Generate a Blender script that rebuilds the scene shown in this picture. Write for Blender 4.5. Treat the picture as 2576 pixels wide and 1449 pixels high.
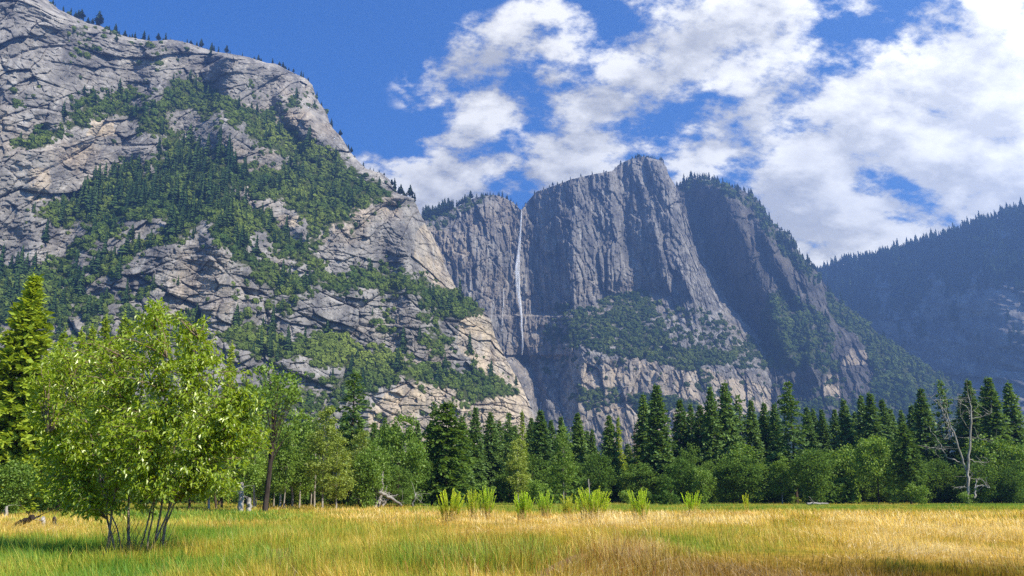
import bpy, math, random
import numpy as np

for o in list(bpy.data.objects):
    bpy.data.objects.remove(o)
S = bpy.context.scene
COL = S.collection
R = math.radians
HAZE = 2.2e-4

# ------------------------------------------------------------------ camera
F = 2143.0            # focal length in units of a 2576 px wide picture
PITCH = R(13.55)
CAMZ = 1.6
cd = bpy.data.cameras.new('camera')
cam = bpy.data.objects.new('camera', cd)
COL.objects.link(cam)
cam.location = (0, 0, CAMZ)
cam.rotation_euler = (R(90) + PITCH, 0, 0)
cd.sensor_width = 36.0
cd.lens = 36.0 * F / 2576.0
cd.clip_start = 0.1
cd.clip_end = 60000
S.camera = cam

# ------------------------------------------------------------------ light
SUN_AZ = R(126)        # to the right of the viewing direction
SUN_EL = R(43)
sd = bpy.data.lights.new('sun', 'SUN')
sd.energy = 4.6
sd.angle = R(0.53)
sd.color = (1.0, 0.91, 0.75)
sun = bpy.data.objects.new('sun', sd)
COL.objects.link(sun)
# lamp shines along its -Z: rotate so that +Z points at the sun
sun.rotation_euler = (R(90) - SUN_EL, 0, math.pi - SUN_AZ)
sun.location = (300, 0, 200)

S.view_settings.view_transform = 'Standard'
S.view_settings.look = 'None'
S.view_settings.exposure = 1.55
S.view_settings.gamma = 1.0
S.cycles.max_bounces = 6
S.cycles.diffuse_bounces = 3
S.cycles.transmission_bounces = 4
S.cycles.transparent_max_bounces = 12
S.cycles.volume_bounces = 0
S.cycles.use_denoising = False


class NT:
    """small helper to write node trees"""
    def __init__(self, tree):
        self.t = tree
        self.n = tree.nodes
        self.l = tree.links

    def node(self, kind, **kw):
        n = self.n.new(kind)
        for k, v in kw.items():
            setattr(n, k, v)
        return n

    def put(self, sock, val):
        if hasattr(val, 'is_output') or isinstance(val, bpy.types.NodeSocket):
            self.l.new(val, sock)
        elif val is not None:
            sock.default_value = val

    def math(self, op, a, b=None, c=None, clamp=False):
        n = self.node('ShaderNodeMath', operation=op, use_clamp=clamp)
        self.put(n.inputs[0], a)
        if b is not None:
            self.put(n.inputs[1], b)
        if c is not None:
            self.put(n.inputs[2], c)
        return n.outputs[0]

    def vmath(self, op, a, b=None):
        n = self.node('ShaderNodeVectorMath', operation=op)
        self.put(n.inputs[0], a)
        if b is not None:
            self.put(n.inputs[1], b)
        return n.outputs[0]

    def mix(self, f, a, b, mode='MIX'):
        n = self.node('ShaderNodeMix', data_type='RGBA', blend_type=mode)
        self.put(n.inputs[0], f)
        self.put(n.inputs[6], a)
        self.put(n.inputs[7], b)
        return n.outputs[2]

    def noise(self, vec, scale, detail=4, rough=0.55, lac=2.0, dist=0.0, out=0):
        n = self.node('ShaderNodeTexNoise')
        self.put(n.inputs['Vector'], vec)
        n.inputs['Scale'].default_value = scale
        n.inputs['Detail'].default_value = detail
        n.inputs['Roughness'].default_value = rough
        n.inputs['Lacunarity'].default_value = lac
        n.inputs['Distortion'].default_value = dist
        return n.outputs[out]

    def ramp(self, f, *stops, interp='LINEAR'):
        n = self.node('ShaderNodeValToRGB')
        cr = n.color_ramp
        cr.interpolation = interp
        while len(cr.elements) < len(stops):
            cr.elements.new(0.5)
        for e, (p, c) in zip(cr.elements, stops):
            e.position = p
            e.color = (c, c, c, 1) if not hasattr(c, '__len__') else (*c, 1)
        self.put(n.inputs[0], f)
        return n.outputs[0]

    def mapr(self, f, a, b, c=0.0, d=1.0, smooth=False):
        n = self.node('ShaderNodeMapRange')
        if smooth:
            n.interpolation_type = 'SMOOTHSTEP'
        self.put(n.inputs[0], f)
        for i, v in enumerate((a, b, c, d)):
            n.inputs[i + 1].default_value = v
        return n.outputs[0]

    def mapping(self, vec, loc=(0, 0, 0), rot=(0, 0, 0), scale=(1, 1, 1), kind='POINT'):
        n = self.node('ShaderNodeMapping', vector_type=kind)
        self.put(n.inputs[0], vec)
        n.inputs[1].default_value = loc
        n.inputs[2].default_value = rot
        n.inputs[3].default_value = scale
        return n.outputs[0]


# ---- pixel <-> direction, in the 2576 x 1449 frame used while measuring
cP, sP = math.cos(PITCH), math.sin(PITCH)


def uv(px, py):
    cx = (np.asarray(px, float) - 1288.0) / F
    cy = (724.5 - np.asarray(py, float)) / F
    fy = cP - cy * sP
    return cx / fy, (sP + cy * cP) / fy


def pix(u, v):
    fw = cP + v * sP
    up = -sP + v * cP
    return 1288.0 + F * u / fw, 724.5 - F * up / fw


def at(px, py, Y):
    u, v = uv(px, py)
    return float(u) * Y, Y, CAMZ + float(v) * Y


def ground(px, py, z=0.0):
    """point of the meadow seen at a pixel"""
    u, v = uv(px, py)
    Y = (z - CAMZ) / float(v)
    return float(u) * Y, Y


# ------------------------------------------------------------------ sky with clouds
W = bpy.data.worlds.new('World')
S.world = W
W.use_nodes = True
w = NT(W.node_tree)
w.n.clear()
sky = w.node('ShaderNodeTexSky', sky_type='NISHITA')
sky.sun_disc = False
sky.sun_elevation = SUN_EL
sky.sun_rotation = SUN_AZ
sky.altitude = 1200
sky.air_density = 1.0
sky.dust_density = 0.4
sky.ozone_density = 3.0
geo = w.node('ShaderNodeTexCoord').outputs['Generated']
sep = w.node('ShaderNodeSeparateXYZ')
w.put(sep.inputs[0], geo)
yy = w.math('MAXIMUM', sep.outputs[1], 0.02)
gu = w.math('DIVIDE', sep.outputs[0], yy)
gv = w.math('DIVIDE', sep.outputs[2], yy)
gcomb = w.node('ShaderNodeCombineXYZ')
w.put(gcomb.inputs[0], gu)
w.put(gcomb.inputs[1], gv)
g0 = gcomb.outputs[0]
# clouds lie in a layer: texture coordinates on a plane overhead
zz = w.math('MAXIMUM', w.math('ADD', sep.outputs[2], 0.55), 0.03)
cu = w.math('DIVIDE', sep.outputs[0], zz)
cv = w.math('DIVIDE', sep.outputs[1], zz)
ccomb = w.node('ShaderNodeCombineXYZ')
w.put(ccomb.inputs[0], cu)
w.put(ccomb.inputs[1], cv)
c0 = ccomb.outputs[0]
wn = w.node('ShaderNodeTexNoise')
w.put(wn.inputs['Vector'], g0)
wn.inputs['Scale'].default_value = 9.0
wn.inputs['Detail'].default_value = 5
wv = w.vmath('SUBTRACT', wn.outputs['Color'], (0.5, 0.5, 0.5))
wsc = w.node('ShaderNodeVectorMath', operation='SCALE')
w.put(wsc.inputs[0], wv)
wsc.inputs[3].default_value = 0.085
gw = w.vmath('ADD', g0, wsc.outputs[0])

#        px    py    rx   ry  tilt  weight     (cloud masses; sizes in the measuring frame)
BLOBS = [
    (1180, 190, 130, 70, 10, .75), (1110, 165, 70, 40, 0, .5), (1270, 60, 120, 45, 20, .38),
    (1450, 60, 190, 70, 15, .62), (1240, 290, 130, 95, 30, .85), (1150, 330, 130, 60, 20, .6),
    (1385, 185, 50, 75, 60, .55), (1080, 430, 150, 75, 10, .8), (1180, 470, 190, 60, 0, .9),
    (1100, 500, 150, 50, 0, .8),
    (1500, 370, 220, 75, 15, .95), (1400, 430, 230, 75, 0, .9), (1600, 240, 250, 110, 25, 1.0),
    (1760, 120, 210, 110, 25, 1.05), (1860, 50, 170, 70, 10, 1.0), (1480, 270, 120, 60, 40, .75),
    (1700, 330, 110, 50, 10, .6), (1830, 330, 190, 75, 12, 1.0), (1900, 400, 200, 70, 0, .75),
    (2010, 150, 90, 45, 30, .5), (2340, 75, 130, 55, 15, .7), (2520, 50, 120, 35, 0, .6),
    (2250, 20, 200, 30, 0, .3), (2150, 250, 260, 110, 20, 1.05), (2400, 220, 260, 120, 10, 1.1),
    (2540, 250, 200, 170, 0, 1.3), (2300, 350, 330, 110, 12, 1.2), (2060, 430, 260, 120, 15, 1.1),
    (2150, 560, 300, 120, 0, 1.25), (2450, 450, 260, 110, 0, 1.2), (1950, 540, 180, 120, 0, 1.1),
    (2560, 560, 240, 110, 0, 1.3), (2300, 640, 360, 90, 0, 1.25), (950, 385, 50, 22, 0, .25),
    (1730, 420, 90, 60, 0, .7), (2800, 250, 320, 300, 0, 1.2), (3200, 300, 420, 420, 0, 1.0),
]
acc = None
for (bx, by, rx, ry, tl, wt) in BLOBS:
    u0, v0 = uv(bx, by)
    k = 1.0 / (F * math.cos(math.atan((724.5 - by) / F) + PITCH) )
    m = w.mapping(gw, (float(u0), float(v0), 0), (0, 0, R(tl)),
                  (rx * 1.72 * k, ry * 1.72 * k, 1), 'TEXTURE')
    gr = w.node('ShaderNodeTexGradient', gradient_type='SPHERICAL')
    w.put(gr.inputs[0], m)
    f_ = w.math('MULTIPLY', w.math('POWER', gr.outputs['Fac'], 0.75), wt)
    acc = f_ if acc is None else w.math('MAXIMUM', acc, f_)
cover = w.math('MINIMUM', acc, 1.25)


def cloud_noise(off, det, rough, scale=8.5):
    m_ = w.mapping(off if isinstance(off, bpy.types.NodeSocket) else w.vmath('ADD', c0, off), (0.3, 1.7, 0), (0, 0, R(-14)), (1.0, 1.35, 1))
    return w.noise(m_, scale, det, rough, 2.15, 0.0)


n1 = cloud_noise((0, 0, 0), 12, .60)
nm = w.math('SUBTRACT', n1, 0.5)
# second, finer field gives the torn edges and billows
nf = w.math('SUBTRACT', cloud_noise((3.1, 1.2, 0), 8, .62, 30.0), 0.5)
dens = w.math('ADD', cover, w.math('ADD', w.math('MULTIPLY', nm, 3.9), w.math('MULTIPLY', nf, .75)))
alpha = w.math('MULTIPLY', w.mapr(dens, 0.16, 0.76, 0, 1, True), w.mapr(cover, 0.02, 0.22, 0, 1, True))
# shading: the side turned to the sun is brighter, the underside of thick masses grey
s1 = cloud_noise((0, 0, 0), 5, .55)
towards = w.node('ShaderNodeVectorMath', operation='SCALE')
w.put(towards.inputs[0], c0)
towards.inputs[3].default_value = 0.955
s2 = cloud_noise(w.vmath('ADD', towards.outputs[0], (0.018, -0.006, 0)), 5, .55)
lit = w.math('MULTIPLY', w.math('SUBTRACT', s1, s2), 2.6)
lit = w.math('ADD', lit, w.math('MULTIPLY', nf, .7))
lit = w.math('MINIMUM', w.math('MAXIMUM', lit, -.22), .36)
thick = w.mapr(w.math('ADD', dens, w.math('MULTIPLY', w.math('SUBTRACT', cloud_noise((7.7, 4.2, 0), 3, .5, 4.2), .5), 2.4)), .75, 1.9, 0, 1, True)
bright = w.math('ADD', 0.70, lit)
bright = w.math('SUBTRACT', bright, w.math('MULTIPLY', thick, 0.30))
sunw = w.mapr(gu, 0.10, 0.66, 0, 0.42)
bright = w.math('ADD', bright, sunw)
bright = w.math('MAXIMUM', bright, 0.2)
cl = w.node('ShaderNodeVectorMath', operation='SCALE')
cl.inputs[0].default_value = (4.75, 4.6, 4.1)
w.put(cl.inputs[3], bright)
skyg = w.node('ShaderNodeHueSaturation')
skyg.inputs['Saturation'].default_value = 1.22
skyg.inputs['Value'].default_value = 1.0
w.put(skyg.inputs['Color'], sky.outputs[0])
tint = w.mix(1.0, skyg.outputs[0], (.23, .46, .66, 1), 'MULTIPLY')
mixed = w.mix(alpha, tint, cl.outputs[0])
bg = w.node('ShaderNodeBackground')
w.put(bg.inputs[0], mixed)
bg.inputs[1].default_value = 0.11
wo = w.node('ShaderNodeOutputWorld')
w.l.new(bg.outputs[0], wo.inputs[0])
W.cycles.sampling_method = 'MANUAL'
W.cycles.sample_map_resolution = 512

# ------------------------------------------------------------------ numeric noise
rng = np.random.default_rng(7)
PERM = rng.permutation(4096).astype(np.int64)
PERM = np.concatenate([PERM, PERM])
GRAD = rng.normal(size=(4096, 3))
GRAD /= np.linalg.norm(GRAD, axis=1)[:, None]


def h3(i, j, k):
    return PERM[(PERM[(PERM[i & 4095] + j) & 4095] + k) & 4095]


def perlin(x, y, z):
    xi, yi, zi = np.floor(x).astype(np.int64), np.floor(y).astype(np.int64), np.floor(z).astype(np.int64)
    xf, yf, zf = x - xi, y - yi, z - zi
    fa = lambda t: t * t * t * (t * (t * 6 - 15) + 10)
    a, b, c = fa(xf), fa(yf), fa(zf)
    out = 0
    for dx in (0, 1):
        wx = a if dx else 1 - a
        for dy in (0, 1):
            wy = b if dy else 1 - b
            for dz in (0, 1):
                wz = c if dz else 1 - c
                g = GRAD[h3(xi + dx, yi + dy, zi + dz)]
                out = out + wx * wy * wz * (g[..., 0] * (xf - dx) + g[..., 1] * (yf - dy) + g[..., 2] * (zf - dz))
    return out * 1.5


def fbm(x, y, z, octaves=4, gain=0.5, ridged=False):
    s, a, f, n = 0, 1.0, 1.0, 0
    for o in range(octaves):
        p = perlin(x * f + 17.3 * o, y * f + 5.1 * o, z * f + 9.7 * o)
        if ridged:
            p = 1 - 2 * np.abs(p)
        s = s + a * p
        n += a
        a *= gain
        f *= 2.03
    return s / n


def cells(x, y, seed=0):
    """2D Voronoi: random value, two random tilts, offset to the nearest point, F2-F1"""
    xi, yi = np.floor(x).astype(np.int64), np.floor(y).astype(np.int64)
    d1 = np.full(x.shape, 9.0)
    d2 = np.full(x.shape, 9.0)
    idn = np.zeros(x.shape, np.int64)
    ox = np.zeros(x.shape)
    oy = np.zeros(x.shape)
    for dx in (-1, 0, 1):
        for dy in (-1, 0, 1):
            h = h3(xi + dx, yi + dy, np.int64(seed))
            px = xi + dx + (h % 64) / 64.0
            py = yi + dy + ((h // 64) % 64) / 64.0
            d = np.hypot(px - x, py - y)
            m = d < d1
            d2 = np.where(m, d1, np.minimum(d2, d))
            ox = np.where(m, x - px, ox)
            oy = np.where(m, y - py, oy)
            idn = np.where(m, h, idn)
            d1 = np.where(m, d, d1)
    g = GRAD[idn]
    return (idn % 997) / 997.0, g[..., 0], g[..., 1], ox, oy, d2 - d1


def blur(a, s, axis):
    if s <= 0:
        return a
    r = int(3 * s) + 1
    k = np.exp(-0.5 * (np.arange(-r, r + 1) / s) ** 2)
    k /= k.sum()
    pad = [(0, 0)] * a.ndim
    pad[axis] = (r, r)
    b = np.pad(a, pad, mode='edge')
    n = a.shape[axis]
    out = np.zeros_like(a)
    for i, kk in enumerate(k):
        sl = [slice(None)] * a.ndim
        sl[axis] = slice(i, i + n)
        out += kk * b[tuple(sl)]
    return out


def inpoly(px, py, poly):
    ins = np.zeros(px.shape, bool)
    n = len(poly)
    for i in range(n):
        x1, y1 = poly[i]
        x2, y2 = poly[(i + 1) % n]
        if y1 == y2:
            continue
        c = ((y1 > py) != (y2 > py)) & (px < (x2 - x1) * (py - y1) / (y2 - y1) + x1)
        ins ^= c
    return ins


def seg_dist(px, py, line):
    """distance to a polyline and signed side (positive = right of travel)"""
    d = np.full(px.shape, 1e9)
    sd_ = np.zeros(px.shape)
    for (x1, y1), (x2, y2) in zip(line[:-1], line[1:]):
        ex, ey = x2 - x1, y2 - y1
        L2 = ex * ex + ey * ey
        t = np.clip(((px - x1) * ex + (py - y1) * ey) / L2, 0, 1)
        dd = np.hypot(px - x1 - t * ex, py - y1 - t * ey)
        s = np.sign(ex * (py - y1) - ey * (px - x1))
        m = dd < d
        sd_ = np.where(m, s, sd_)
        d = np.where(m, dd, d)
    return d, sd_


def bilin(grid, fx, fy):
    g = grid
    ny, nx = g.shape
    fx = np.clip(fx, 0, nx - 1.001)
    fy = np.clip(fy, 0, ny - 1.001)
    i, j = fx.astype(int), fy.astype(int)
    a, b = fx - i, fy - j
    return (g[j, i] * (1 - a) * (1 - b) + g[j, i + 1] * a * (1 - b) + g[j + 1, i] * (1 - a) * b + g[j + 1, i + 1] * a * b)


# ------------------------------------------------------------------ tagging
def tag(o, label=None, cat=None, group=None, kind=None):
    if label:
        o['label'] = label
    if cat:
        o['category'] = cat
    if group:
        o['group'] = group
    if kind:
        o['kind'] = kind
    return o


def np_mesh(name, verts, faces, mats=(), smooth=False, attrs=None, matidx=None):
    """mesh from numpy arrays; faces is (n,3) or (n,4)"""
    me = bpy.data.meshes.new(name)
    verts = np.ascontiguousarray(verts, np.float32)
    fs = faces if isinstance(faces, (list, tuple)) else [faces]
    fs = [np.ascontiguousarray(f, np.int32) for f in fs if len(f)]
    nl = sum(f.size for f in fs)
    nf = sum(len(f) for f in fs)
    me.vertices.add(len(verts))
    me.vertices.foreach_set('co', verts.ravel())
    me.loops.add(nl)
    me.loops.foreach_set('vertex_index', np.concatenate([f.ravel() for f in fs]))
    me.polygons.add(nf)
    tot = np.concatenate([np.full(len(f), f.shape[1], np.int32) for f in fs])
    st = np.concatenate([[0], np.cumsum(tot)[:-1]]).astype(np.int32)
    me.polygons.foreach_set('loop_start', st)
    me.polygons.foreach_set('loop_total', tot)
    me.polygons.foreach_set('use_smooth', np.full(nf, smooth, bool))
    if matidx is not None:
        me.polygons.foreach_set('material_index', np.ascontiguousarray(matidx, np.int32))
    for m in mats:
        me.materials.append(m)
    for k, a in (attrs or {}).items():
        a = np.ascontiguousarray(a, np.float32)
        if a.ndim == 2:
            at_ = me.attributes.new(k, 'FLOAT_COLOR', 'POINT')
            if a.shape[1] == 3:
                a = np.concatenate([a, np.ones((len(a), 1), np.float32)], 1)
            at_.data.foreach_set('color', np.ascontiguousarray(a).ravel())
        else:
            at_ = me.attributes.new(k, 'FLOAT', 'POINT')
            at_.data.foreach_set('value', a)
    me.update()
    return me


def link(name, me, parent=None, loc=None):
    o = bpy.data.objects.new(name, me)
    COL.objects.link(o)
    if parent is not None:
        o.parent = parent
    if loc is not None:
        o.location = loc
    return o


# ------------------------------------------------------------------ materials of the setting
def new_mat(name):
    m = bpy.data.materials.new(name)
    m.use_nodes = True
    t = NT(m.node_tree)
    t.n.clear()
    out = t.node('ShaderNodeOutputMaterial')
    return m, t, out


def rock_material(name, flute=1.0, tone=1.0, tan=0.45, crack=1.0):
    m, t, out = new_mat(name)
    P = t.node('ShaderNodeAttribute', attribute_name='ref').outputs['Vector']
    A = t.node('ShaderNodeAttribute', attribute_name='veg').outputs['Fac']
    T = t.node('ShaderNodeAttribute', attribute_name='tone').outputs['Fac']
    big = t.noise(P, 0.006, 6, .6)
    mid = t.noise(t.mapping(P, rot=(0, R(25), 0), scale=(1, 1, .45)), 0.035, 8, .68)
    fine = t.noise(P, 0.22, 6, .7)
    c = t.mix(t.mapr(mid, .36, .66), (.115 * tone, .11 * tone, .108 * tone, 1), (.36 * tone, .335 * tone, .30 * tone, 1))
    c = t.mix(t.mapr(big, .50, .68, 0, tan, True), c, (.46 * tone, .36 * tone, .25 * tone, 1))
    # water streaks down the faces
    B = t.node('ShaderNodeAttribute', attribute_name='tan').outputs['Fac']
    bt_ = t.math('MULTIPLY', B, t.mapr(t.noise(P, .02, 5, .6), .30, .55, .25, 1, True))
    c = t.mix(bt_, c, (.50, .40, .275, 1))
    st = t.noise(t.mapping(P, scale=(1, 1, .09)), 0.075, 7, .65)
    c = t.mix(t.mapr(st, .47, .66, 0, .62 * flute, True), c, (.085 * tone, .085 * tone, .092 * tone, 1))
    st2 = t.noise(t.mapping(P, loc=(91, 7, 3), scale=(1, 1, .06)), 0.11, 5, .6)
    c = t.mix(t.mapr(st2, .56, .70, 0, .45 * flute, True), c, (.47 * tone, .455 * tone, .43 * tone, 1))
    c = t.mix(1.0, c, t.mapr(fine, .25, .75, .72, 1.22), 'MULTIPLY')
    # joints
    wv = t.vmath('ADD', P, t.vmath('SCALE', t.node('ShaderNodeTexNoise').outputs['Color']))
    wnode = t.node('ShaderNodeTexNoise')
    t.put(wnode.inputs['Vector'], P)
    wnode.inputs['Scale'].default_value = 0.03
    wnode.inputs['Detail'].default_value = 5
    sc = t.node('ShaderNodeVectorMath', operation='SCALE')
    t.put(sc.inputs[0], wnode.outputs['Color'])
    sc.inputs[3].default_value = 9.0
    wv = t.vmath('ADD', P, sc.outputs[0])
    bh = 0.0
    for i, (sx, sz, ry, thr, amt) in enumerate(((.050, .020, 14, .05, .5), (.026, .040, -38, .045, .42), (.11, .055, 8, .07, .35))):
        v = t.node('ShaderNodeTexVoronoi', feature='DISTANCE_TO_EDGE')
        t.put(v.inputs['Vector'], t.mapping(wv, rot=(0, R(ry), 0), scale=(sx, sx * .2, sz)))
        v.inputs['Scale'].default_value = 1.0
        gate = t.mapr(t.noise(P, 0.012, 3, .5), .42, .58)
        e = t.math('MULTIPLY', t.mapr(v.outputs['Distance'], 0.0, thr, amt * crack, 0, True), gate)
        c = t.mix(e, c, (.035, .035, .04, 1))
        bh = t.math('ADD', bh, e)
    # soil and scrub under the bushes
    vn = t.noise(P, 0.09, 5, .65)
    va = t.mapr(t.math('ADD', A, t.math('MULTIPLY', t.math('SUBTRACT', vn, .5), .9)), .50, .72, 0, 1, True)
    scrub = t.mix(t.noise(P, .3, 3, .6), (.018, .028, .012, 1), (.075, .085, .030, 1))
    c = t.mix(va, c, scrub)
    c = t.mix(1.0, c, T, 'MULTIPLY')
    b = t.node('ShaderNodeBump')
    b.inputs['Strength'].default_value = 0.85
    b.inputs['Distance'].default_value = 2.2
    hgt = t.math('ADD', t.noise(t.mapping(P, scale=(1, 1, .55)), .14, 9, .7), t.math('MULTIPLY', mid, 1.6))
    hgt = t.math('SUBTRACT', hgt, t.math('MULTIPLY', bh, .7))
    t.put(b.inputs['Height'], hgt)
    bs = t.node('ShaderNodeBsdfDiffuse')
    bs.inputs['Roughness'].default_value = 0.6
    t.put(bs.inputs[0], c)
    t.l.new(b.outputs[0], bs.inputs['Normal'])
    t.l.new(bs.outputs[0], out.inputs[0])
    return m


# ------------------------------------------------------------------ mountains
LG = [  # plant cover of the left massif, one digit per 25 px cell
 "00001222222222222222"+"0"*20+"0"*16, "00001013322222222222"+"0"*20+"0"*16, "00000002443222222222"+"0"*20+"0"*16,
 "00100024422443332222"+"0"*20+"0"*16, "00001004442013443222"+"22200000000000000000"+"0"*16,
 "01000045541001243321"+"21211100000000000000"+"0"*16, "00000000000000244210"+"00011000222000000000"+"0"*16,
 "00000000000000113234"+"00121010011222000000"+"0"*16, "00002000300121223789"+"54102321100012000000"+"0"*16,
 "13320002464667426899"+"98413421344300000000"+"0"*16, "45400024777783347899"+"99973002565443100000"+"0"*16,
 "01100147786688877432"+"86689967410343000000"+"0"*16, "01014166620013787311"+"34275898200013200000"+"0"*16,
 "01477763110004568754"+"32123889991001310000"+"0"*16, "17777410003442113887"+"23222489999731000000"+"0"*16,
 "42000100000110047688"+"66611134789998420000"+"0"*16, "20000200000377567899"+"77865543479999631000"+"0"*16,
 "00000000024788448999"+"77898888999999985220"+"0"*16, "00000000689999888999"+"86789999999999998742"+"0"*16,
 "00000001799999889999"+"98733899999999999985"+"0"*16, "00014479999999999999"+"89997323399999998631"+"32"+"0"*14,
 "00158999999999999999"+"99999783127999952343"+"11"+"0"*14, "00232665478732124689"+"34999996125897551321"+"011"+"0"*13,
 "00101241278841047873"+"26998548931641162011"+"011"+"0"*13, "43013114752237998533"+"23885235894661033111"+"011"+"0"*13,
 "10212356433677410000"+"00268226898610013011"+"011"+"0"*13, "22016884158873110100"+"00136863255841022353"+"011"+"0"*13,
 "89998587378642312100"+"00112688532583158975"+"6331100000000000", "99998678542121245431"+"01143356898579999988"+"9974110000000000",
 "99998788411043652000"+"31143325656615732257"+"4589996200000000", "99988876788565421100"+"23122436453121213342"+"1268999962000000",
 "86247875454256411366"+"11125422662123212354"+"0165899971000000", "53146554565355322578"+"10155521330323101564"+"1155342100000000",
 "32225444454344333457"+"54786675232366431265"+"2236531010000000", "4"*20+"31367899868899852233"+"2357752210000000",
 "4"*20+"21124689989998997787"+"5215633740000000", "4"*20+"11221223343587589999"+"8523621452000000",
 "4"*20+"11243337323433599988"+"6888774555220000", "4"*20+"11233334133455688876"+"2676899888731000",
 "4"*20+"33344456777665677532"+"0243247899874100", "4"*20+"44455567666655443322"+"2221335532110000",
 "5"*20+"44455566655554433222"+"2221123421110000", "5"*20+"55555566655554433333"+"2222112222110000",
 "5"*40+"3333222222221111", "5"*40+"4"*16, "6"*40+"5"*16]
LGA = np.array([[int(ch) for ch in row[:56].ljust(56, '0')] for row in LG], float) / 9.0


def terrain(name, sky_line, x0, x1, base_Y, nx, ny, veg_fn, slope_fn, relief_fn, edge_fn=None, jag=2.0,
            mat=None, tan_fn=None, back=(30, 90, 200, 420), hblur=10.0, sblur=18.0, ybot=1262):
    """A mountain side: columns of ground profile integrated from the local slope, then given relief."""
    sx = np.array([p[0] for p in sky_line], float)
    sy = np.array([p[1] for p in sky_line], float)
    su, sv = uv(sx, sy)
    ua = np.linspace(float(uv(x0, 900)[0]), float(uv(x1, 900)[0]), nx)
    vt = np.interp(ua, su, sv)
    vt = vt + (fbm(ua * 60, ua * 0, ua * 0 + 3.3, 4, .6) * jag / F)
    vb = np.full(nx, float(uv(1288, ybot)[1]))
    t = np.linspace(0, 1, ny)[:, None]
    v = vb[None] + t * (vt - vb)[None]
    u = np.broadcast_to(ua[None], v.shape).copy()
    px, py = pix(u, v)
    veg = np.clip(veg_fn(px, py), 0, 1)
    sl = slope_fn(px, py, veg)
    dx = (x1 - x0) / nx
    sl = blur(sl, sblur / dx, 1)
    Y = np.empty_like(v)
    Y[0] = base_Y(px[0])
    tans = np.tan(np.radians(sl))
    dv = (vt - vb) / (ny - 1)
    lnY = np.log(Y[0])
    for i in range(1, ny):
        k = np.maximum(tans[i] - v[i], 0.16)
        lnY = lnY + dv / k
        Y[i] = np.exp(lnY)
    Y = blur(Y, hblur / dx, 1)
    if edge_fn is not None:
        Y = Y + edge_fn(px, py, u, v, Y)
    # joints and ledges are laid out on an evened-out face so that they stay straight
    Yr = blur(blur(Y[:, ::4], 110 / dx / 4, 1), 30, 0)
    Yr = np.stack([np.interp(np.arange(nx), np.arange(0, nx, 4), row) for row in Yr])
    Xr, Zr = u * Yr, CAMZ + v * Yr
    rel = relief_fn(Xr, Y, Zr, px, py, veg)
    ref = np.stack([Xr, .35 * Y, Zr], -1)
    ref = np.concatenate([ref] + [ref[-1:] + np.array([0, 0, b_]) for b_ in back], 0)
    Y2 = Y + rel
    X, Z = u * Y2, CAMZ + v * Y2
    rows = [np.stack([X, Y2, Z], -1)]
    # the ground carries on behind the skyline
    top = rows[0][-1]
    for b in back:
        r = top.copy()
        r[:, 0] += np.sign(r[:, 0]) * 0 + b * ua
        r[:, 1] += b
        r[:, 2] -= 0.10 * b + 0.00030 * b * b
        rows.append(r[None])
    V = np.concatenate(rows, 0)
    nr = V.shape[0]
    va = np.concatenate([veg] + [veg[-1:]] * len(back), 0)
    idx = np.arange(nr * nx).reshape(nr, nx)
    f = np.stack([idx[:-1, :-1], idx[:-1, 1:], idx[1:, 1:], idx[1:, :-1]], -1).reshape(-1, 4)
    tone = 1.0 + 0.10 * fbm(V[..., 0] / 160, V[..., 1] / 400, V[..., 2] / 160, 3)
    tan = tan_fn(px, py) if tan_fn else 0 * px
    tan = np.concatenate([tan] + [tan[-1:]] * len(back), 0)
    me = np_mesh(name, V.reshape(-1, 3), f, [mat], True, {'veg': va.ravel(), 'tone': tone.ravel(), 'tan': tan.ravel(), 'ref': ref.reshape(-1, 3)})
    o = link(name, me)
    return o, dict(P=V[:ny], px=px, py=py, veg=veg, u=u, v=v)


def soft_polys(px, py, polys, warp=14.0, soft=10.0):
    wx = px + warp * fbm(px / 60, py / 60, 0 * px + 1.7, 4, .6)
    wy = py + warp * fbm(px / 60, py / 60, 0 * px + 8.1, 4, .6)
    out = np.zeros(px.shape)
    for dens, poly in polys:
        m = inpoly(wx, wy, poly)
        out = np.where(m, dens, out)
    return out


def blocks(X, Z, size, amp, tilt, rot, seed, ax=1.0, az=1.0):
    """fractured rock: every block has its own step and its own tilt"""
    c, s = math.cos(rot), math.sin(rot)
    a = (X * c + Z * s) / (size * ax)
    b = (-X * s + Z * c) / (size * az)
    r, g1, g2, ox, oy, e = cells(a, b, seed)
    return amp * (r - .5) * 2 + tilt * (g1 * ox + g2 * oy) - amp * .6 * np.clip(1 - e / .07, 0, 1)


# --- left massif
L_SKY = [(-260, -330), (-120, -240), (0, -120), (60, -62), (120, 0), (148, 24), (193, 45), (221, 58), (252, 65), (276, 76), (310, 90), (362, 100), (386, 103),
         (431, 100), (460, 104), (500, 117), (545, 131), (586, 136), (631, 145), (666, 157), (693, 160), (724, 176),
         (748, 188), (769, 197), (786, 214), (793, 238), (804, 259), (821, 280), (828, 307), (838, 324), (859, 345),
         (880, 380), (900, 404), (921, 424), (959, 435), (980, 452), (985, 466), (1000, 487), (1041, 499), (1053, 528),
         (1062, 548), (1079, 576), (1093, 603), (1110, 638), (1121, 672), (1138, 704), (1155, 741), (1172, 747),
         (1207, 773), (1224, 790), (1235, 804), (1245, 848), (1262, 880), (1276, 907), (1293, 938), (1310, 966),
         (1324, 1000), (1340, 1030), (1355, 1060), (1362, 1110), (1366, 1235)]
L_EDGE_Y = np.array([p[1] for p in L_SKY], float)
L_EDGE_X = np.array([p[0] for p in L_SKY], float)


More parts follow.
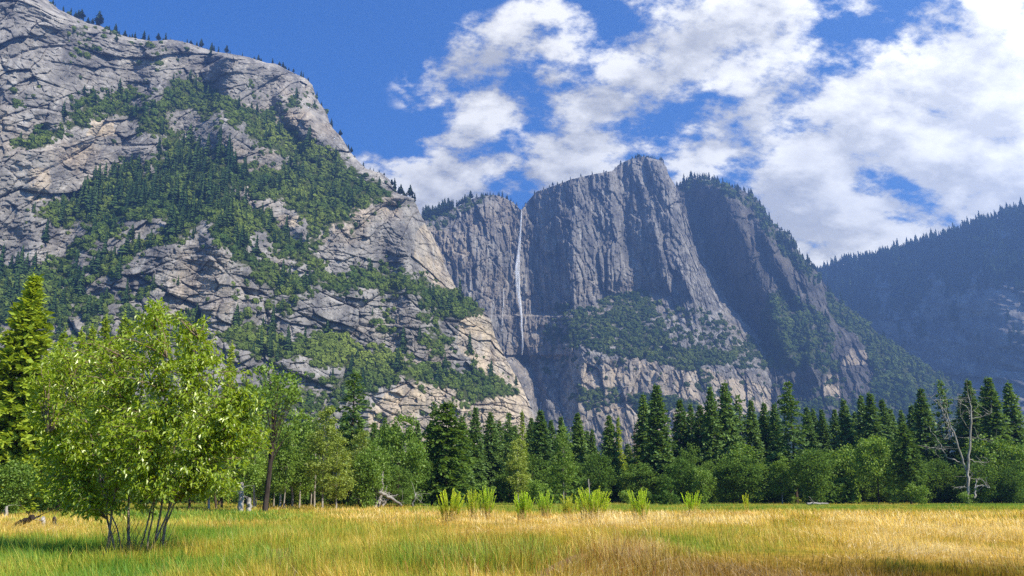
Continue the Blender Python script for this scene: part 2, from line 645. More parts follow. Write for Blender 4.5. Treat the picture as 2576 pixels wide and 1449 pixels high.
def veg_L(px, py):
    wx = px + 11 * fbm(px / 45, py / 45, 0 * px + .7, 4, .6)
    wy = py + 11 * fbm(px / 45, py / 45, 0 * px + 4.1, 4, .6)
    g = bilin(LGA, wx / 25 - .5, wy / 25 - .5)
    n = fbm(px / 22, py / 14, 0 * px + 2.2, 4, .6)
    return np.clip(g + .5 * n * (g > .04), 0, 1)


def slope_L(px, py, veg):
    g = bilin(LGA, px / 25 - .5, py / 25 - .5)
    s = 76 - 34 * np.clip(g * 1.25, 0, 1)
    s = np.where(py > 1000, np.minimum(s, 58), s)
    s = np.where((px < 480) & (py < 330), np.maximum(s, 64), s)
    return s


def edge_L(px, py, u, v, Y):
    xe = np.interp(py, L_EDGE_Y, L_EDGE_X)
    d = np.maximum(xe - px, 0)
    push = 0
    # rounded right-hand edges that catch the sun
    wdt = np.where(py < 480, 55., np.where(py < 745, 110., np.where(py < 800, 40., 85.)))
    amp = np.where(py < 480, 70., np.where(py < 745, 190., np.where(py < 800, 40., 150.)))
    wdt = np.interp(py, [200, 470, 520, 720, 760, 800, 960, 1060], [60, 55, 110, 120, 60, 70, 90, 60])
    amp = np.interp(py, [200, 470, 520, 720, 760, 800, 960, 1060], [80, 70, 190, 200, 60, 110, 150, 90])
    k = np.clip(1 - d / wdt, 0, 1)
    push = amp * k ** 2
    # the high cliff stands behind the green slope
    # corner of the tan buttress
    return push


def relief_L(X, Y, Z, px, py, veg):
    q = 1 - np.clip((blur(blur(veg, 5, 1), 5, 0) - .25) * 1.7, 0, .85)
    wX = X + 3.5 * fbm(X / 30, Y / 200, Z / 50, 3)
    wZ = Z + 3.5 * fbm(X / 30, Y / 200 + 9, Z / 50, 3)
    r = 42 * fbm(X / 240, Y / 600, Z / 320, 3)
    # massive slabs with steep joints above, stepped ledges below
    k = np.clip((py - 560) / 180, 0, 1)
    up = blocks(wX, wZ, 85, 8, 12, -.35, 1, .75, 1.5) + blocks(wX, wZ, 34, 4.0, 8, -.25, 2, .7, 1.5) + blocks(wX, wZ, 13, 1.6, 3.2, .15, 3, .8, 1.2)
    lo = blocks(wX, wZ, 60, 10, 13, -.30, 31, 1.2, .8) + blocks(wX, wZ, 26, 5.5, 9, -.2, 32, 1.3, .65) + blocks(wX, wZ, 11, 2.4, 4.5, .1, 33, 1.2, .7)
    r += q * (up * (1 - k) + lo * k)
    r += q * blocks(X, Z, 5.5, .9, 2.0, .3, 4)
    r += 3 * fbm(X / 24, Y / 60, Z / 24, 4, .6, True) * q
    # steep clefts in the upper walls
    r += q * (1 - k) * 5 * fbm((X - .35 * Z) / 30, Y / 300, Z / 260, 3, .6, True)
    r -= (1 - q) * 5 * fbm(X / 18, Y / 40, Z / 14, 3)
    # blocky tower that stands out of the right end of the upper wall
    dd, _ = seg_dist(px, py, [(725, 250), (752, 300), (800, 375)])
    r += 42 * np.exp(-(dd / 34) ** 4)
    return -r


ROCK_L = rock_material('granite_sunny', .85, .95, .6, .7)
ROCK_W = rock_material('granite_wall', 1.5, .86, .35, .95)
ROCK_P = rock_material('granite_far', 1.0, .42, .2, .6)

ROCK_R = rock_material('granite_ridge', 1.0, .95, .2, .6)

mL, dL = terrain('mountain_left', L_SKY, -170, 1366,
                 lambda x: np.interp(x, [-200, 300, 700, 1000, 1250, 1366], [640, 690, 760, 850, 960, 1020]),
                 1150, 900, veg_L, slope_L, relief_L, edge_L, 3.0, ROCK_L,
                 tan_fn=lambda px, py: soft_polys(px, py, [(.75, [(1150, 790), (1240, 790), (1340, 1030), (1380, 1250), (900, 1250), (930, 1040), (1000, 960), (1250, 985), (1210, 930), (1160, 880)]),
                                                          (.5, [(1060, 560), (1095, 590), (1160, 745), (1090, 720), (1040, 640)]), (.6, [(700, 535), (760, 540), (750, 570), (690, 565)]),
                                                          (.55, [(230, 300), (290, 300), (290, 345), (225, 345)]), (.5, [(70, 425), (130, 425), (120, 500), (75, 500)])], 20))
tag(mL, kind='structure')

# --- wall of the waterfall, pinnacle and its apron
W_SKY = [(1010, 560), (1060, 556), (1100, 545), (1130, 532), (1160, 516), (1180, 503), (1210, 494), (1240, 490), (1262, 495),
         (1290, 508), (1303, 520), (1308, 527), (1315, 526), (1320, 516), (1331, 503), (1350, 482), (1385, 470), (1440, 450), (1500, 437),
         (1540, 430), (1555, 415), (1580, 402), (1620, 393), (1640, 398), (1665, 404), (1676, 420), (1682, 440), (1700, 468), (1708, 490),
         (1725, 540), (1745, 600), (1765, 650), (1800, 705), (1840, 775), (1880, 815), (1920, 855), (1940, 885),
         (1950, 930), (1956, 985), (1962, 1040), (1970, 1110), (1976, 1240)]
W_EDGE_X = np.array([p[0] for p in W_SKY], float)
W_EDGE_Y = np.array([p[1] for p in W_SKY], float)
VEG_BENCH = [(1438, 778), (1493, 768), (1548, 747), (1597, 725), (1617, 730), (1645, 761), (1662, 823), (1697, 872), (1783, 878),
             (1830, 880), (1860, 905), (1790, 930), (1731, 934), (1680, 920), (1621, 902), (1586, 906), (1524, 885), (1445, 871), (1404, 870), (1438, 823)]
W_POLY = [
    (.40, [(1600, 740), (1700, 770), (1800, 790), (1900, 850), (1950, 940), (1800, 960), (1700, 940), (1640, 860)]),
    (.62, [(1800, 880), (1900, 860), (1950, 900), (1955, 985), (1900, 960), (1820, 930)]),
    (.70, VEG_BENCH),
    (.30, [(1380, 880), (1440, 870), (1600, 905), (1600, 925), (1500, 925), (1400, 915)]),
    (.15, [(1450, 925), (1950, 925), (1960, 1050), (1450, 1050)]),
    (.55, [(1460, 985), (1550, 980), (1560, 1010), (1480, 1030), (1440, 1010)]),
    (.75, [(1585, 1000), (1650, 995), (1760, 1010), (1760, 1035), (1590, 1035)]),
    (.5, [(1740, 925), (1790, 930), (1800, 1000), (1750, 985)]),
    (.55, [(1060, 540), (1180, 500), (1240, 490), (1200, 515), (1150, 540), (1110, 575), (1075, 580)]),
    (.5, [(1360, 860), (1400, 765), (1440, 775), (1430, 830), (1405, 872)]),
    (.4, [(1340, 905), (1400, 900), (1430, 935), (1390, 960)]),
    (.6, [(1800, 1040), (1960, 1040), (1970, 1140), (1800, 1140)]),
]


def veg_W(px, py):
    g = soft_polys(px, py, W_POLY, 26)
    n = fbm(px / 20, py / 13, 0 * px + 5.2, 4, .6)
    return np.clip(g + .9 * n * (g > .04), 0, 1) * (g > 0)


def slope_W(px, py, veg):
    s = np.full(px.shape, 79.0)
    ap = np.interp(px, [1290, 1340, 1400, 1500, 1620, 1800, 1990], [890, 895, 900, 925, 915, 930, 960])
    s = np.where(py > ap, 52., s)
    g = inpoly(px, py, [(1404, 880), (1440, 778), (1600, 725), (1700, 770), (1800, 790), (1960, 900), (1960, 945), (1731, 940), (1586, 910)])
    s = np.where(g, 36., s)
    s = np.where((px > 1660) & (py > 700) & ~g & (py < 900), 62., s)
    s = np.where((px < 1372) & (py > 893), 34., s)
    s = np.where((px >= 1372) & (px < 1440) & (py > 900), 38., s)
    return s


def edge_W(px, py, u, v, Y):
    xe = np.interp(py, W_EDGE_Y[W_EDGE_X > 1620], W_EDGE_X[W_EDGE_X > 1620])
    d = np.maximum(xe - px, 0)
    wd = np.interp(py, [400, 500, 700, 900], [26, 60, 110, 130])
    push = np.interp(py, [400, 600, 900], [60, 150, 170]) * np.clip(1 - d / wd, 0, 1) ** 1.7
    # the amphitheatre: the wall by the fall lies deepest, a shallow recess right of it
    push = push + 22 * np.exp(-((px - 1312) / 40.) ** 2) * np.clip((900 - py) / 120, 0, 1)
    push = push + 15 * np.exp(-((px - 1400) / 26.) ** 2) * np.clip((860 - py) / 200, 0, 1) * np.clip((py - 500) / 120, 0, 1)
    push = push - 25 * np.exp(-((px - 1220) / 55.) ** 2) * np.clip((py - 480) / 40, 0, 1)
    # buttress ribs of the pinnacle running down to the right
    for line, wdt, amp in (([(1530, 440), (1545, 560), (1560, 700)], 22, 38), ([(1600, 420), (1640, 560), (1680, 700)], 20, 34),
                           ([(1660, 430), (1700, 570), (1760, 720), (1840, 840)], 22, 60), ([(1440, 560), (1452, 700), (1440, 820)], 20, 14),
                           ([(1735, 720), (1750, 800), (1740, 860)], 22, 45), ([(1590, 480), (1610, 600), (1625, 690)], 10, 16),
                           ([(1640, 560), (1668, 660), (1690, 750)], 12, 24), ([(1700, 640), (1730, 720)], 12, 22),
                           ([(1480, 520), (1492, 640), (1500, 720)], 9, 12)):
        dd, sd_ = seg_dist(px, py, line)
        # steeper on the right side (shadowed on the left)
        push = push - .65 * amp * np.exp(-(dd / (wdt * np.where(sd_ > 0, 1.3, .7))) ** 2)
    # dark gorge below the fall
    dd, _ = seg_dist(px, py, [(1316, 900), (1340, 940), (1355, 1000), (1362, 1100)])
    push = push + 60 * np.exp(-(dd / 16) ** 2)
    # ledge near the foot of the fall
    push = push - 22 * np.clip((py - 791) / 5, 0, 1) * (px < 1440) * (py < 893)
    return push


def relief_W(X, Y, Z, px, py, veg):
    q = 1 - np.clip((blur(blur(veg, 4, 1), 4, 0) - .2) * 1.6, 0, .8)
    wX = X + 14 * fbm(X / 80, Y / 300, Z / 120, 3) - .10 * (Z - 400) * (px > 1520)
    lo = np.clip((py - 860) / 60, 0, 1)
    fl = 13 * fbm(wX / 46, Y / 900, Z / 420, 4, .62, True)
    fl += 8 * fbm(wX / 15 + 40, Y / 500, Z / 160, 3, .6, True)
    r = 30 * fbm(X / 260, Y / 700, Z / 380, 3) + q * fl * (1 - .6 * lo)
    r += q * blocks(wX, Z, 75, 7, 16, .12, 11, .55, 1.6)
    r += q * blocks(wX, Z, 28, 3.5, 8, .15, 12, .5, 1.8)
    r += q * blocks(X, Z, 12, 2.0, 4.5, .3, 13, .8, 1.2)
    r += 4 * fbm(X / 22, Y / 60, Z / 26, 4, .6) * q
    return -r


mW, dW = terrain('waterfall_cliff', W_SKY, 1012, 1976, lambda x: np.interp(x, [1000, 1290, 1340, 1400, 1500, 1700, 1990], [1500, 1640, 1650, 1680, 1690, 1650, 1680]),
                 760, 640, veg_W, slope_W, relief_W, edge_W, 2.0, ROCK_W, hblur=8, sblur=26,
                 tan_fn=lambda px, py: soft_polys(px, py, [(.8, [(1375, 872), (1440, 870), (1470, 890), (1440, 905), (1380, 900)]), (.6, [(1430, 905), (1600, 900), (1760, 930), (1960, 980), (1970, 1250), (1440, 1250), (1420, 960)]),
                                                          (.35, [(1060, 560), (1180, 590), (1170, 720), (1110, 640)])], 24))
tag(mW, kind='structure')

# --- darker pinnacle behind it, running down to the right
P_SKY = [(1640, 470), (1700, 470), (1715, 462), (1750, 448), (1785, 450), (1805, 458), (1830, 468), (1870, 480), (1895, 492), (1908, 505), (1920, 528),
         (1930, 545), (1945, 565), (1960, 580), (1978, 582), (1990, 595), (2005, 625), (2020, 648), (2040, 668), (2060, 690),
         (2075, 715), (2090, 738), (2130, 770), (2170, 800), (2210, 840), (2260, 872), (2320, 915), (2380, 950), (2430, 985), (2470, 1010), (2520, 1045), (2580, 1090)]
P_POLY = [
    (.62, [(1700, 465), (1760, 440), (1900, 490), (1990, 590), (2070, 700), (2050, 720), (1960, 640), (1900, 560), (1850, 500), (1790, 470), (1720, 480)]),
    (.78, [(1935, 735), (2010, 750), (2060, 780), (2100, 860), (2120, 960), (2000, 930), (1940, 930), (1900, 850)]),
    (.92, [(2080, 735), (2600, 1080), (2600, 1200), (2200, 1200), (2190, 1000), (2200, 930), (2130, 870), (2090, 800)]),
    (.75, [(1930, 900), (2080, 905), (2090, 930), (1940, 930)]),
    (.28, [(1945, 935), (2190, 935), (2190, 1010), (1945, 1020)]),
    (.12, [(2095, 830), (2150, 840), (2190, 900), (2190, 925), (2095, 910)]),
    (.75, [(1900, 1005), (2300, 1005), (2300, 1200), (1900, 1200)]),
    (.2, [(2060, 1020), (2130, 1030), (2140, 1060), (2060, 1060)]),
]


def veg_P(px, py):
    g = soft_polys(px, py, P_POLY, 30)
    n = fbm(px / 20, py / 13, 0 * px + 6.2, 4, .6)
    return np.clip(g + .9 * n * (g > .04), 0, 1) * (g > 0)


def slope_P(px, py, veg):
    s = np.where(py < 760, 74., 55.)
    s = np.where((py > 930) & (py < 1010) & (px < 2190), 72., s)
    rim = np.interp(px, W_EDGE_X * 0 + P_SKYX, P_SKYY) if False else np.interp(px, P_SKYX, P_SKYY)
    s = np.where((px > 2080) & (py < 1010), 46., s)
    s = np.where(py > 1010, 40., s)
    return s


P_SKYX = np.array([p[0] for p in P_SKY], float)
P_SKYY = np.array([p[1] for p in P_SKY], float)


def edge_P(px, py, u, v, Y):
    xe = np.interp(py, P_SKYY[3:], P_SKYX[3:])
    d = np.maximum(xe - px, 0)
    push = np.interp(py, [450, 600, 900], [90, 130, 170]) * np.clip(1 - d / np.interp(py, [450, 900], [45, 130]), 0, 1) ** 1.6
    for line, wdt, amp in (([(1815, 480), (1880, 620), (1930, 760), (1990, 900)], 24, 55), ([(1900, 540), (1970, 680), (2010, 760)], 16, 50),
                           ([(1985, 600), (2020, 680), (2040, 770)], 14, 55), ([(1940, 740), (1950, 850)], 12, 30),
                           ([(2080, 850), (2070, 930)], 20, 40), ([(1970, 800), (2030, 870), (2050, 940)], 22, 40), ([(1930, 950), (1960, 1050)], 16, 30)):
        dd, sd_ = seg_dist(px, py, line)
        push = push - amp * np.exp(-(dd / (wdt * np.where(sd_ > 0, .8, 1.2))) ** 2)
    for line, wdt, amp in (([(2030, 740), (2060, 850), (2090, 960)], 16, 55), ([(1760, 520), (1820, 700), (1900, 850)], 40, 70)):
        dd, sd_ = seg_dist(px, py, line)
        push = push + amp * np.exp(-(dd / wdt) ** 2)
    return push


def relief_P(X, Y, Z, px, py, veg):
    q = 1 - np.clip((blur(blur(veg, 4, 1), 4, 0) - .2) * 1.6, 0, .75)
    wX = X + 14 * fbm(X / 80, Y / 300, Z / 120, 3) - .22 * Z
    r = 34 * fbm(X / 240, Y / 700, Z / 340, 3) + 18 * fbm(wX / 60, Y / 900, Z / 380, 4, .62, True)
    r += q * (9 * fbm(wX / 20 + 40, Y / 500, Z / 140, 3, .6, True) + blocks(wX, Z, 55, 7, 18, .15, 21, .55, 1.4) + blocks(wX, Z, 20, 3, 8, .2, 22, .7, 1.3))
    return -r


mP, dP = terrain('rock_pinnacle', P_SKY, 1660, 2580, lambda x: np.interp(x, [1650, 2000, 2300, 2580], [1860, 1760, 1780, 1860]),
                 620, 480, veg_P, slope_P, relief_P, edge_P, 3.5, ROCK_P, hblur=6, sblur=14,
                 tan_fn=lambda px, py: soft_polys(px, py, [(.7, [(2075, 940), (2110, 940), (2115, 1000), (2070, 1000)]), (.6, [(2140, 875), (2185, 880), (2185, 920), (2120, 920)])], 14))
tag(mP, kind='structure')

# --- wooded ridge on the right
R_SKY = [(1960, 730), (2050, 690), (2090, 676), (2130, 664), (2200, 650), (2250, 632), (2300, 618), (2350, 608), (2380, 600), (2430, 578), (2480, 560), (2530, 543), (2576, 532),
         (2640, 505), (2720, 470), (2850, 430), (3000, 390)]


def veg_R(px, py):
    n = fbm(px / 70, py / 90, 0 * px + 3.2, 4, .6)
    d = py - np.interp(px, [p[0] for p in R_SKY], [p[1] for p in R_SKY])
    return np.clip(1.0 - d / 330 + 1.3 * n, .05, 1)


mR, dR = terrain('mountain_right', R_SKY, 1960, 2990, lambda x: np.interp(x, [1960, 2200, 2576, 3000], [2750, 2400, 1900, 1600]),
                 420, 300, veg_R, lambda px, py, veg: np.where(py > 1000, 36., 57.) + 0 * px,
                 lambda X, Y, Z, px, py, veg: -(90 * fbm(X / 420, Y / 700, Z / 700, 3) + 30 * fbm((X + .3 * Z) / 110, Y / 600, Z / 420, 4, .6, True)
                                               + blocks(X, Z, 60, 8, 16, .3, 31, .7, 1.4)),
                 None, 5.0, ROCK_R, hblur=10, sblur=20)
tag(mR, kind='structure')

# ------------------------------------------------------------------ ground
gm, t, out = new_mat('meadow_soil')
P = t.node('ShaderNodeNewGeometry').outputs['Position']
c = t.mix(t.mapr(t.noise(P, .25, 6, .6), .35, .65), (.17, .125, .045, 1), (.34, .25, .09, 1))
c = t.mix(t.mapr(t.noise(P, 3.0, 5, .7), .4, .6, 0, .5), c, (.10, .085, .03, 1))
bs = t.node('ShaderNodeBsdfDiffuse')
t.put(bs.inputs[0], c)
t.l.new(bs.outputs[0], out.inputs[0])
gx = np.concatenate([np.linspace(-3600, -400, 12), np.linspace(-380, 380, 200), np.linspace(400, 3600, 12)])
gy = np.concatenate([np.linspace(-1000, -20, 8), np.linspace(-10, 330, 180), np.linspace(350, 4200, 14)])


def gz(x, y):
    """height of the meadow"""
    m = np.clip((260 - np.abs(x)) / 100, 0, 1) * np.clip((300 - y) / 60, 0, 1)
    k = np.clip((y - 40) / 60, 0, 1)
    z = .16 * perlin(x / 16., y / 16., x * 0 + .5) + .05 * perlin(x / 4., y / 4., x * 0 + 2.5)
    # low hummock carrying the tall weeds
    z = z + .30 * np.exp(-((x - 2.5) / 7.5) ** 2 - ((y - 39.) / 5.) ** 2)
    return z * m * (1 - .6 * k)


GX, GY = np.meshgrid(gx, gy)
GZ = gz(GX, GY)
idx = np.arange(GX.size).reshape(GX.shape)
f = np.stack([idx[:-1, :-1], idx[:-1, 1:], idx[1:, 1:], idx[1:, :-1]], -1).reshape(-1, 4)
ground_o = link('ground', np_mesh('ground', np.stack([GX, GY, GZ], -1).reshape(-1, 3), f, [gm], True))
tag(ground_o, kind='structure')

# ------------------------------------------------------------------ foliage materials
def leaf_material(name, dark, light, back=0.35, tint=0.25, gloss=0.0, attr=None, rough=.5):
    m, t, out = new_mat(name)
    oi = t.node('ShaderNodeObjectInfo')
    g = t.node('ShaderNodeNewGeometry')
    if attr:
        base = t.node('ShaderNodeAttribute', attribute_name=attr).outputs['Color']
        rnd = t.mapr(g.outputs['Random Per Island'], 0, 1, .75, 1.25)
        c = t.mix(1.0, base, rnd, 'MULTIPLY')
    else:
        f = t.math('ADD', t.math('MULTIPLY', g.outputs['Random Per Island'], .6), t.math('MULTIPLY', oi.outputs['Random'], .4))
        c = t.mix(f, (*dark, 1), (*light, 1))
    d = t.node('ShaderNodeBsdfDiffuse')
    tr = t.node('ShaderNodeBsdfTranslucent')
    t.put(d.inputs[0], c)
    cy = t.mix(1.0, c, (1.35, 1.25, .45, 1), 'MULTIPLY')
    t.put(tr.inputs[0], cy)
    mx = t.node('ShaderNodeMixShader')
    mx.inputs[0].default_value = back
    t.l.new(d.outputs[0], mx.inputs[1])
    t.l.new(tr.outputs[0], mx.inputs[2])
    sh = mx.outputs[0]
    if gloss > 0:
        gl = t.node('ShaderNodeBsdfGlossy')
        gl.inputs['Roughness'].default_value = rough
        gl.inputs[0].default_value = (.9, .95, .8, 1)
        m2 = t.node('ShaderNodeMixShader')
        m2.inputs[0].default_value = gloss
        t.l.new(sh, m2.inputs[1])
        t.l.new(gl.outputs[0], m2.inputs[2])
        sh = m2.outputs[0]
    t.l.new(sh, out.inputs[0])
    return m


def bark_material(name, a, b, scale=6.0, stretch=.15):
    m, t, out = new_mat(name)
    P = t.node('ShaderNodeTexCoord').outputs['Object']
    n = t.noise(t.mapping(P, scale=(1, 1, stretch)), scale, 7, .7)
    n2 = t.noise(P, scale * .25, 3, .6)
    c = t.mix(t.mapr(n, .35, .65), (*a, 1), (*b, 1))
    c = t.mix(t.mapr(n2, .45, .7, 0, .5), c, (a[0] * .6, a[1] * .6, a[2] * .6, 1))
    bp = t.node('ShaderNodeBump')
    bp.inputs['Strength'].default_value = .8
    bp.inputs['Distance'].default_value = .03
    t.put(bp.inputs['Height'], n)
    d = t.node('ShaderNodeBsdfDiffuse')
    t.put(d.inputs[0], c)
    t.l.new(bp.outputs[0], d.inputs['Normal'])
    t.l.new(d.outputs[0], out.inputs[0])
    return m


M_SLOPE = leaf_material('slope_foliage', (.02, .04, .016), (.10, .13, .03), .15, attr='col')
M_FARPINE = leaf_material('far_needles', (.018, .034, .020), (.045, .070, .030), .1)
M_BARK = bark_material('grey_brown_bark', (.07, .055, .045), (.20, .165, .135))

NR = np.random.default_rng(11)


def ico(sub=1):
    import bmesh
    bm = bmesh.new()
    bmesh.ops.create_icosphere(bm, subdivisions=sub, radius=1)
    v = np.array([x.co[:] for x in bm.verts])
    f = np.array([[y.index for y in x.verts] for x in bm.faces])
    bm.free()
    return v, f


def shrub_proto(r):
    """lumpy ragged bush of unit radius, made of leaf-clump triangles over a lumpy core"""
    v, f = ico(2)
    n = v / np.linalg.norm(v, axis=1)[:, None]
    k = .72 + .42 * fbm(n[:, 0] * 1.7 + r, n[:, 1] * 1.7, n[:, 2] * 1.7 + 2 * r, 3, .7)
    k = k + NR.normal(size=len(v)) * .09
    v = n * k[:, None]
    v[:, 2] = v[:, 2] * .85 + .35
    # every triangle on its own so that the outline is broken up
    tri = v[f]
    c = tri.mean(1, keepdims=True)
    tri = c + (tri - c) * NR.uniform(.8, 1.35, (len(f), 1, 1)) + NR.normal(size=(len(f), 1, 3)) * .06
    return tri


def farpine_proto(seed, rows=9, lean=0.0, wide=.17, bare=.12):
    """distant conifer of unit height: whorls of drooping branch blades"""
    q = np.random.default_rng(seed)
    tris = []
    for i in range(rows):
        h = bare + (1 - bare) * i / rows
        rr = wide * (1 - (i / rows) ** 1.25) * q.uniform(.75, 1.2) + .018
        nb = 9
        for j in range(nb):
            a = 2 * math.pi * (j + q.uniform(-.3, .3)) / nb + i
            r_ = rr * q.uniform(.6, 1.2)
            dx, dy = math.cos(a), math.sin(a)
            w_ = r_ * .42
            h2 = h + q.uniform(-.02, .02)
            tris.append([(dx * r_, dy * r_, h2 - .10 * r_ / .17 * .5), (-dy * w_ * .7 + dx * r_ * .25, dx * w_ * .7 + dy * r_ * .25, h2 + .05),
                         (dy * w_ * .7 + dx * r_ * .25, -dx * w_ * .7 + dy * r_ * .25, h2 + .05)])
            tris.append([(dx * r_ * .9, dy * r_ * .9, h2 - .015), (0, 0, h2 + .12), (-dy * w_ + dx * r_ * .3, dx * w_ + dy * r_ * .3, h2 - .03)])
    tris.append([(-.01, 0, 0), (.01, 0, 0), (0, 0, 1.0)])
    tris.append([(0, -.01, 0), (0, .01, 0), (0, 0, 1.0)])
    return np.array(tris)


SHRUBS = [shrub_proto(i * 3.1) for i in range(5)]
PINES = [farpine_proto(50 + i, rows=int(8 + i % 3 * 2), wide=.18 + .025 * (i % 4)) for i in range(6)]


def scatter(name, D, n, kind, size, colours, mat, label, cat, weight=None, seed=1, sizevar=.5, sink=.15):
    q = np.random.default_rng(seed)
    P = D['P']
    ny, nx = D['veg'].shape
    dpy = np.abs(np.gradient(D['py'], axis=0))
    wgt = (np.clip(D['veg'] - np.where(D['py'] < 280, .10, .2), 0, 1) ** 1.8) * dpy
    if weight is not None:
        wgt = wgt * weight(D['px'], D['py'])
    wgt = np.where(D['py'] > 1190, 0, wgt)
    pr = (wgt / wgt.sum()).ravel()
    ids = q.choice(pr.size, n, p=pr)
    pts = P.reshape(-1, 3)[ids]
    vg = D['veg'].ravel()[ids]
    shade = fbm(pts[:, 0] / 60, pts[:, 1] / 60, pts[:, 2] / 60, 4, .6)
    bx_, by_ = D['px'].ravel()[ids], D['py'].ravel()[ids]
    # sunlit patches on two open slopes, painted into the brush colour
    sun_bias = .75 * np.exp(-(((bx_ - 780) - 1.05 * (by_ - 355)) / 95) ** 2 - ((by_ - 355) / 42) ** 2) + .65 * np.exp(-((bx_ - 940) / 130) ** 2 - ((by_ - 890) / 55) ** 2)
    sun_bias = sun_bias if kind == 'shrub' else 0 * sun_bias
    V, C = [], []
    protos = SHRUBS if kind == 'shrub' else PINES
    which = q.integers(0, len(protos), n)
    for i in range(n):
        s = size * (1 + sizevar * q.normal())
        s = max(size * .4, min(size * 2.0, s)) * (.6 + .4 * vg[i])
        a = q.uniform(0, 6.283)
        ca, sa = math.cos(a) * s, math.sin(a) * s
        T = protos[which[i]]
        x = T[..., 0] * ca - T[..., 1] * sa + pts[i, 0]
        y = T[..., 0] * sa + T[..., 1] * ca + pts[i, 1]
        z = T[..., 2] * s * q.uniform(.85, 1.2) + pts[i, 2] - sink * s
        V.append(np.stack([x, y, z], -1).reshape(-1, 3))
        f = np.clip(.45 + 1.0 * shade[i] + q.normal() * .08 + sun_bias[i], 0, 1.35)
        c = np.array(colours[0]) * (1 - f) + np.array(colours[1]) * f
        C.append(np.broadcast_to(c, (T.shape[0] * 3, 3)))
    V = np.concatenate(V)
    C = np.concatenate(C)
    o = link(name, np_mesh(name, V, np.arange(len(V)).reshape(-1, 3), [mat], False, {'col': C}))
    tag(o, label=label, cat=cat, kind='stuff')
    return o


SUNNY = lambda px, py: .25 + np.exp(-((px - 770 - (py - 350) * .9) / 120) ** 2 - ((py - 360) / 70) ** 2)
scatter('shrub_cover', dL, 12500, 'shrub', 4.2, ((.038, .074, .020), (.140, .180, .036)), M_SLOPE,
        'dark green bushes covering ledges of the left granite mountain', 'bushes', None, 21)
scatter('slope_forest', dL, 760, 'pine', 19, ((.026, .056, .022), (.072, .115, .034)), M_SLOPE,
        'scattered conifers standing among bushes on the left mountain', 'forest',
        lambda px, py: np.where((px < 620) & (py > 380) & (py < 620), 1.8, np.where((py < 330) | (px > 700), .5, 1.)) * np.where(py > 980, .25, 1), 22, .42, .02)
scatter('shrub_cover', dW, 4200, 'shrub', 6.2, ((.028, .055, .018), (.115, .145, .036)), M_SLOPE,
        'bushes on the apron below the waterfall cliff', 'bushes', None, 23)
scatter('shrub_cover', dP, 5600, 'shrub', 7.0, ((.026, .052, .018), (.115, .15, .036)), M_SLOPE,
        'bushes on the lower slopes of the dark pinnacle', 'bushes', None, 24)
scatter('slope_forest', dP, 620, 'pine', 24, ((.016, .034, .018), (.040, .065, .026)), M_SLOPE,
        'small conifers clinging to the rim of the dark pinnacle', 'forest', lambda px, py: np.where(py < 760, 1., .22), 25, .3, .02)
scatter('slope_forest', dR, 5200, 'pine', 30, ((.028, .056, .028), (.062, .095, .042)), M_SLOPE,
        'dense dark conifer forest covering the ridge on the right', 'forest', None, 26, .25, .02)

# ------------------------------------------------------------------ mesh collecting helpers
class Bag:
    """collects vertices and faces (triangles and quads) for one mesh"""
    def __init__(self):
        self.v, self.t, self.q, self.c, self.n = [], [], [], [], 0

    def tris(self, a, col=None):
        a = np.asarray(a, float).reshape(-1, 3)
        self.t.append(np.arange(len(a)).reshape(-1, 3) + self.n)
        self._add(a, col)

    def quads(self, a, col=None):
        a = np.asarray(a, float).reshape(-1, 3)
        self.q.append(np.arange(len(a)).reshape(-1, 4) + self.n)
        self._add(a, col)

    def _add(self, a, col):
        self.v.append(a)
        if col is not None:
            col = np.asarray(col, float)
            if col.ndim == 1:
                col = np.broadcast_to(col, (len(a), 3))
            self.c.append(col)
        self.n += len(a)

    def tube(self, pts, radii, sides=7, cap=True):
        pts = np.asarray(pts, float)
        radii = np.asarray(radii, float)
        d = np.gradient(pts, axis=0)
        d /= np.linalg.norm(d, axis=1)[:, None] + 1e-9
        ref = np.array([.31, .87, .12])
        a = np.cross(d, ref)
        a /= np.linalg.norm(a, axis=1)[:, None] + 1e-9
        b = np.cross(d, a)
        th = np.linspace(0, 2 * math.pi, sides, endpoint=False)
        ring = pts[:, None] + radii[:, None, None] * (np.cos(th)[None, :, None] * a[:, None] + np.sin(th)[None, :, None] * b[:, None])
        n = len(pts)
        idx = np.arange(n * sides).reshape(n, sides)
        f = np.stack([idx[:-1], np.roll(idx[:-1], -1, 1), np.roll(idx[1:], -1, 1), idx[1:]], -1).reshape(-1, 4)
        self.q.append(f + self.n)
        self._add(ring.reshape(-1, 3), None)
        if cap:
            for e, p in ((0, pts[0]), (n - 1, pts[-1])):
                base = self.n
                self._add(np.concatenate([ring[e], p[None]]), None)
                k = np.arange(sides)
                self.t.append(np.stack([k, (k + 1) % sides, np.full(sides, sides)], -1) + base)

    def mesh(self, name, mat, smooth=False):
        fs = []
        if self.t:
            fs.append(np.concatenate(self.t))
        if self.q:
            fs.append(np.concatenate(self.q))
        at_ = {'col': np.concatenate(self.c)} if self.c else None
        return np_mesh(name, np.concatenate(self.v), fs, [mat], smooth, at_)


def curve(p0, p1, bend=(0, 0, 0), n=6):
    t = np.linspace(0, 1, n)[:, None]
    p0, p1, bend = map(lambda p: np.asarray(p, float), (p0, p1, bend))
    return p0 + (p1 - p0) * t + bend * (4 * t * (1 - t))


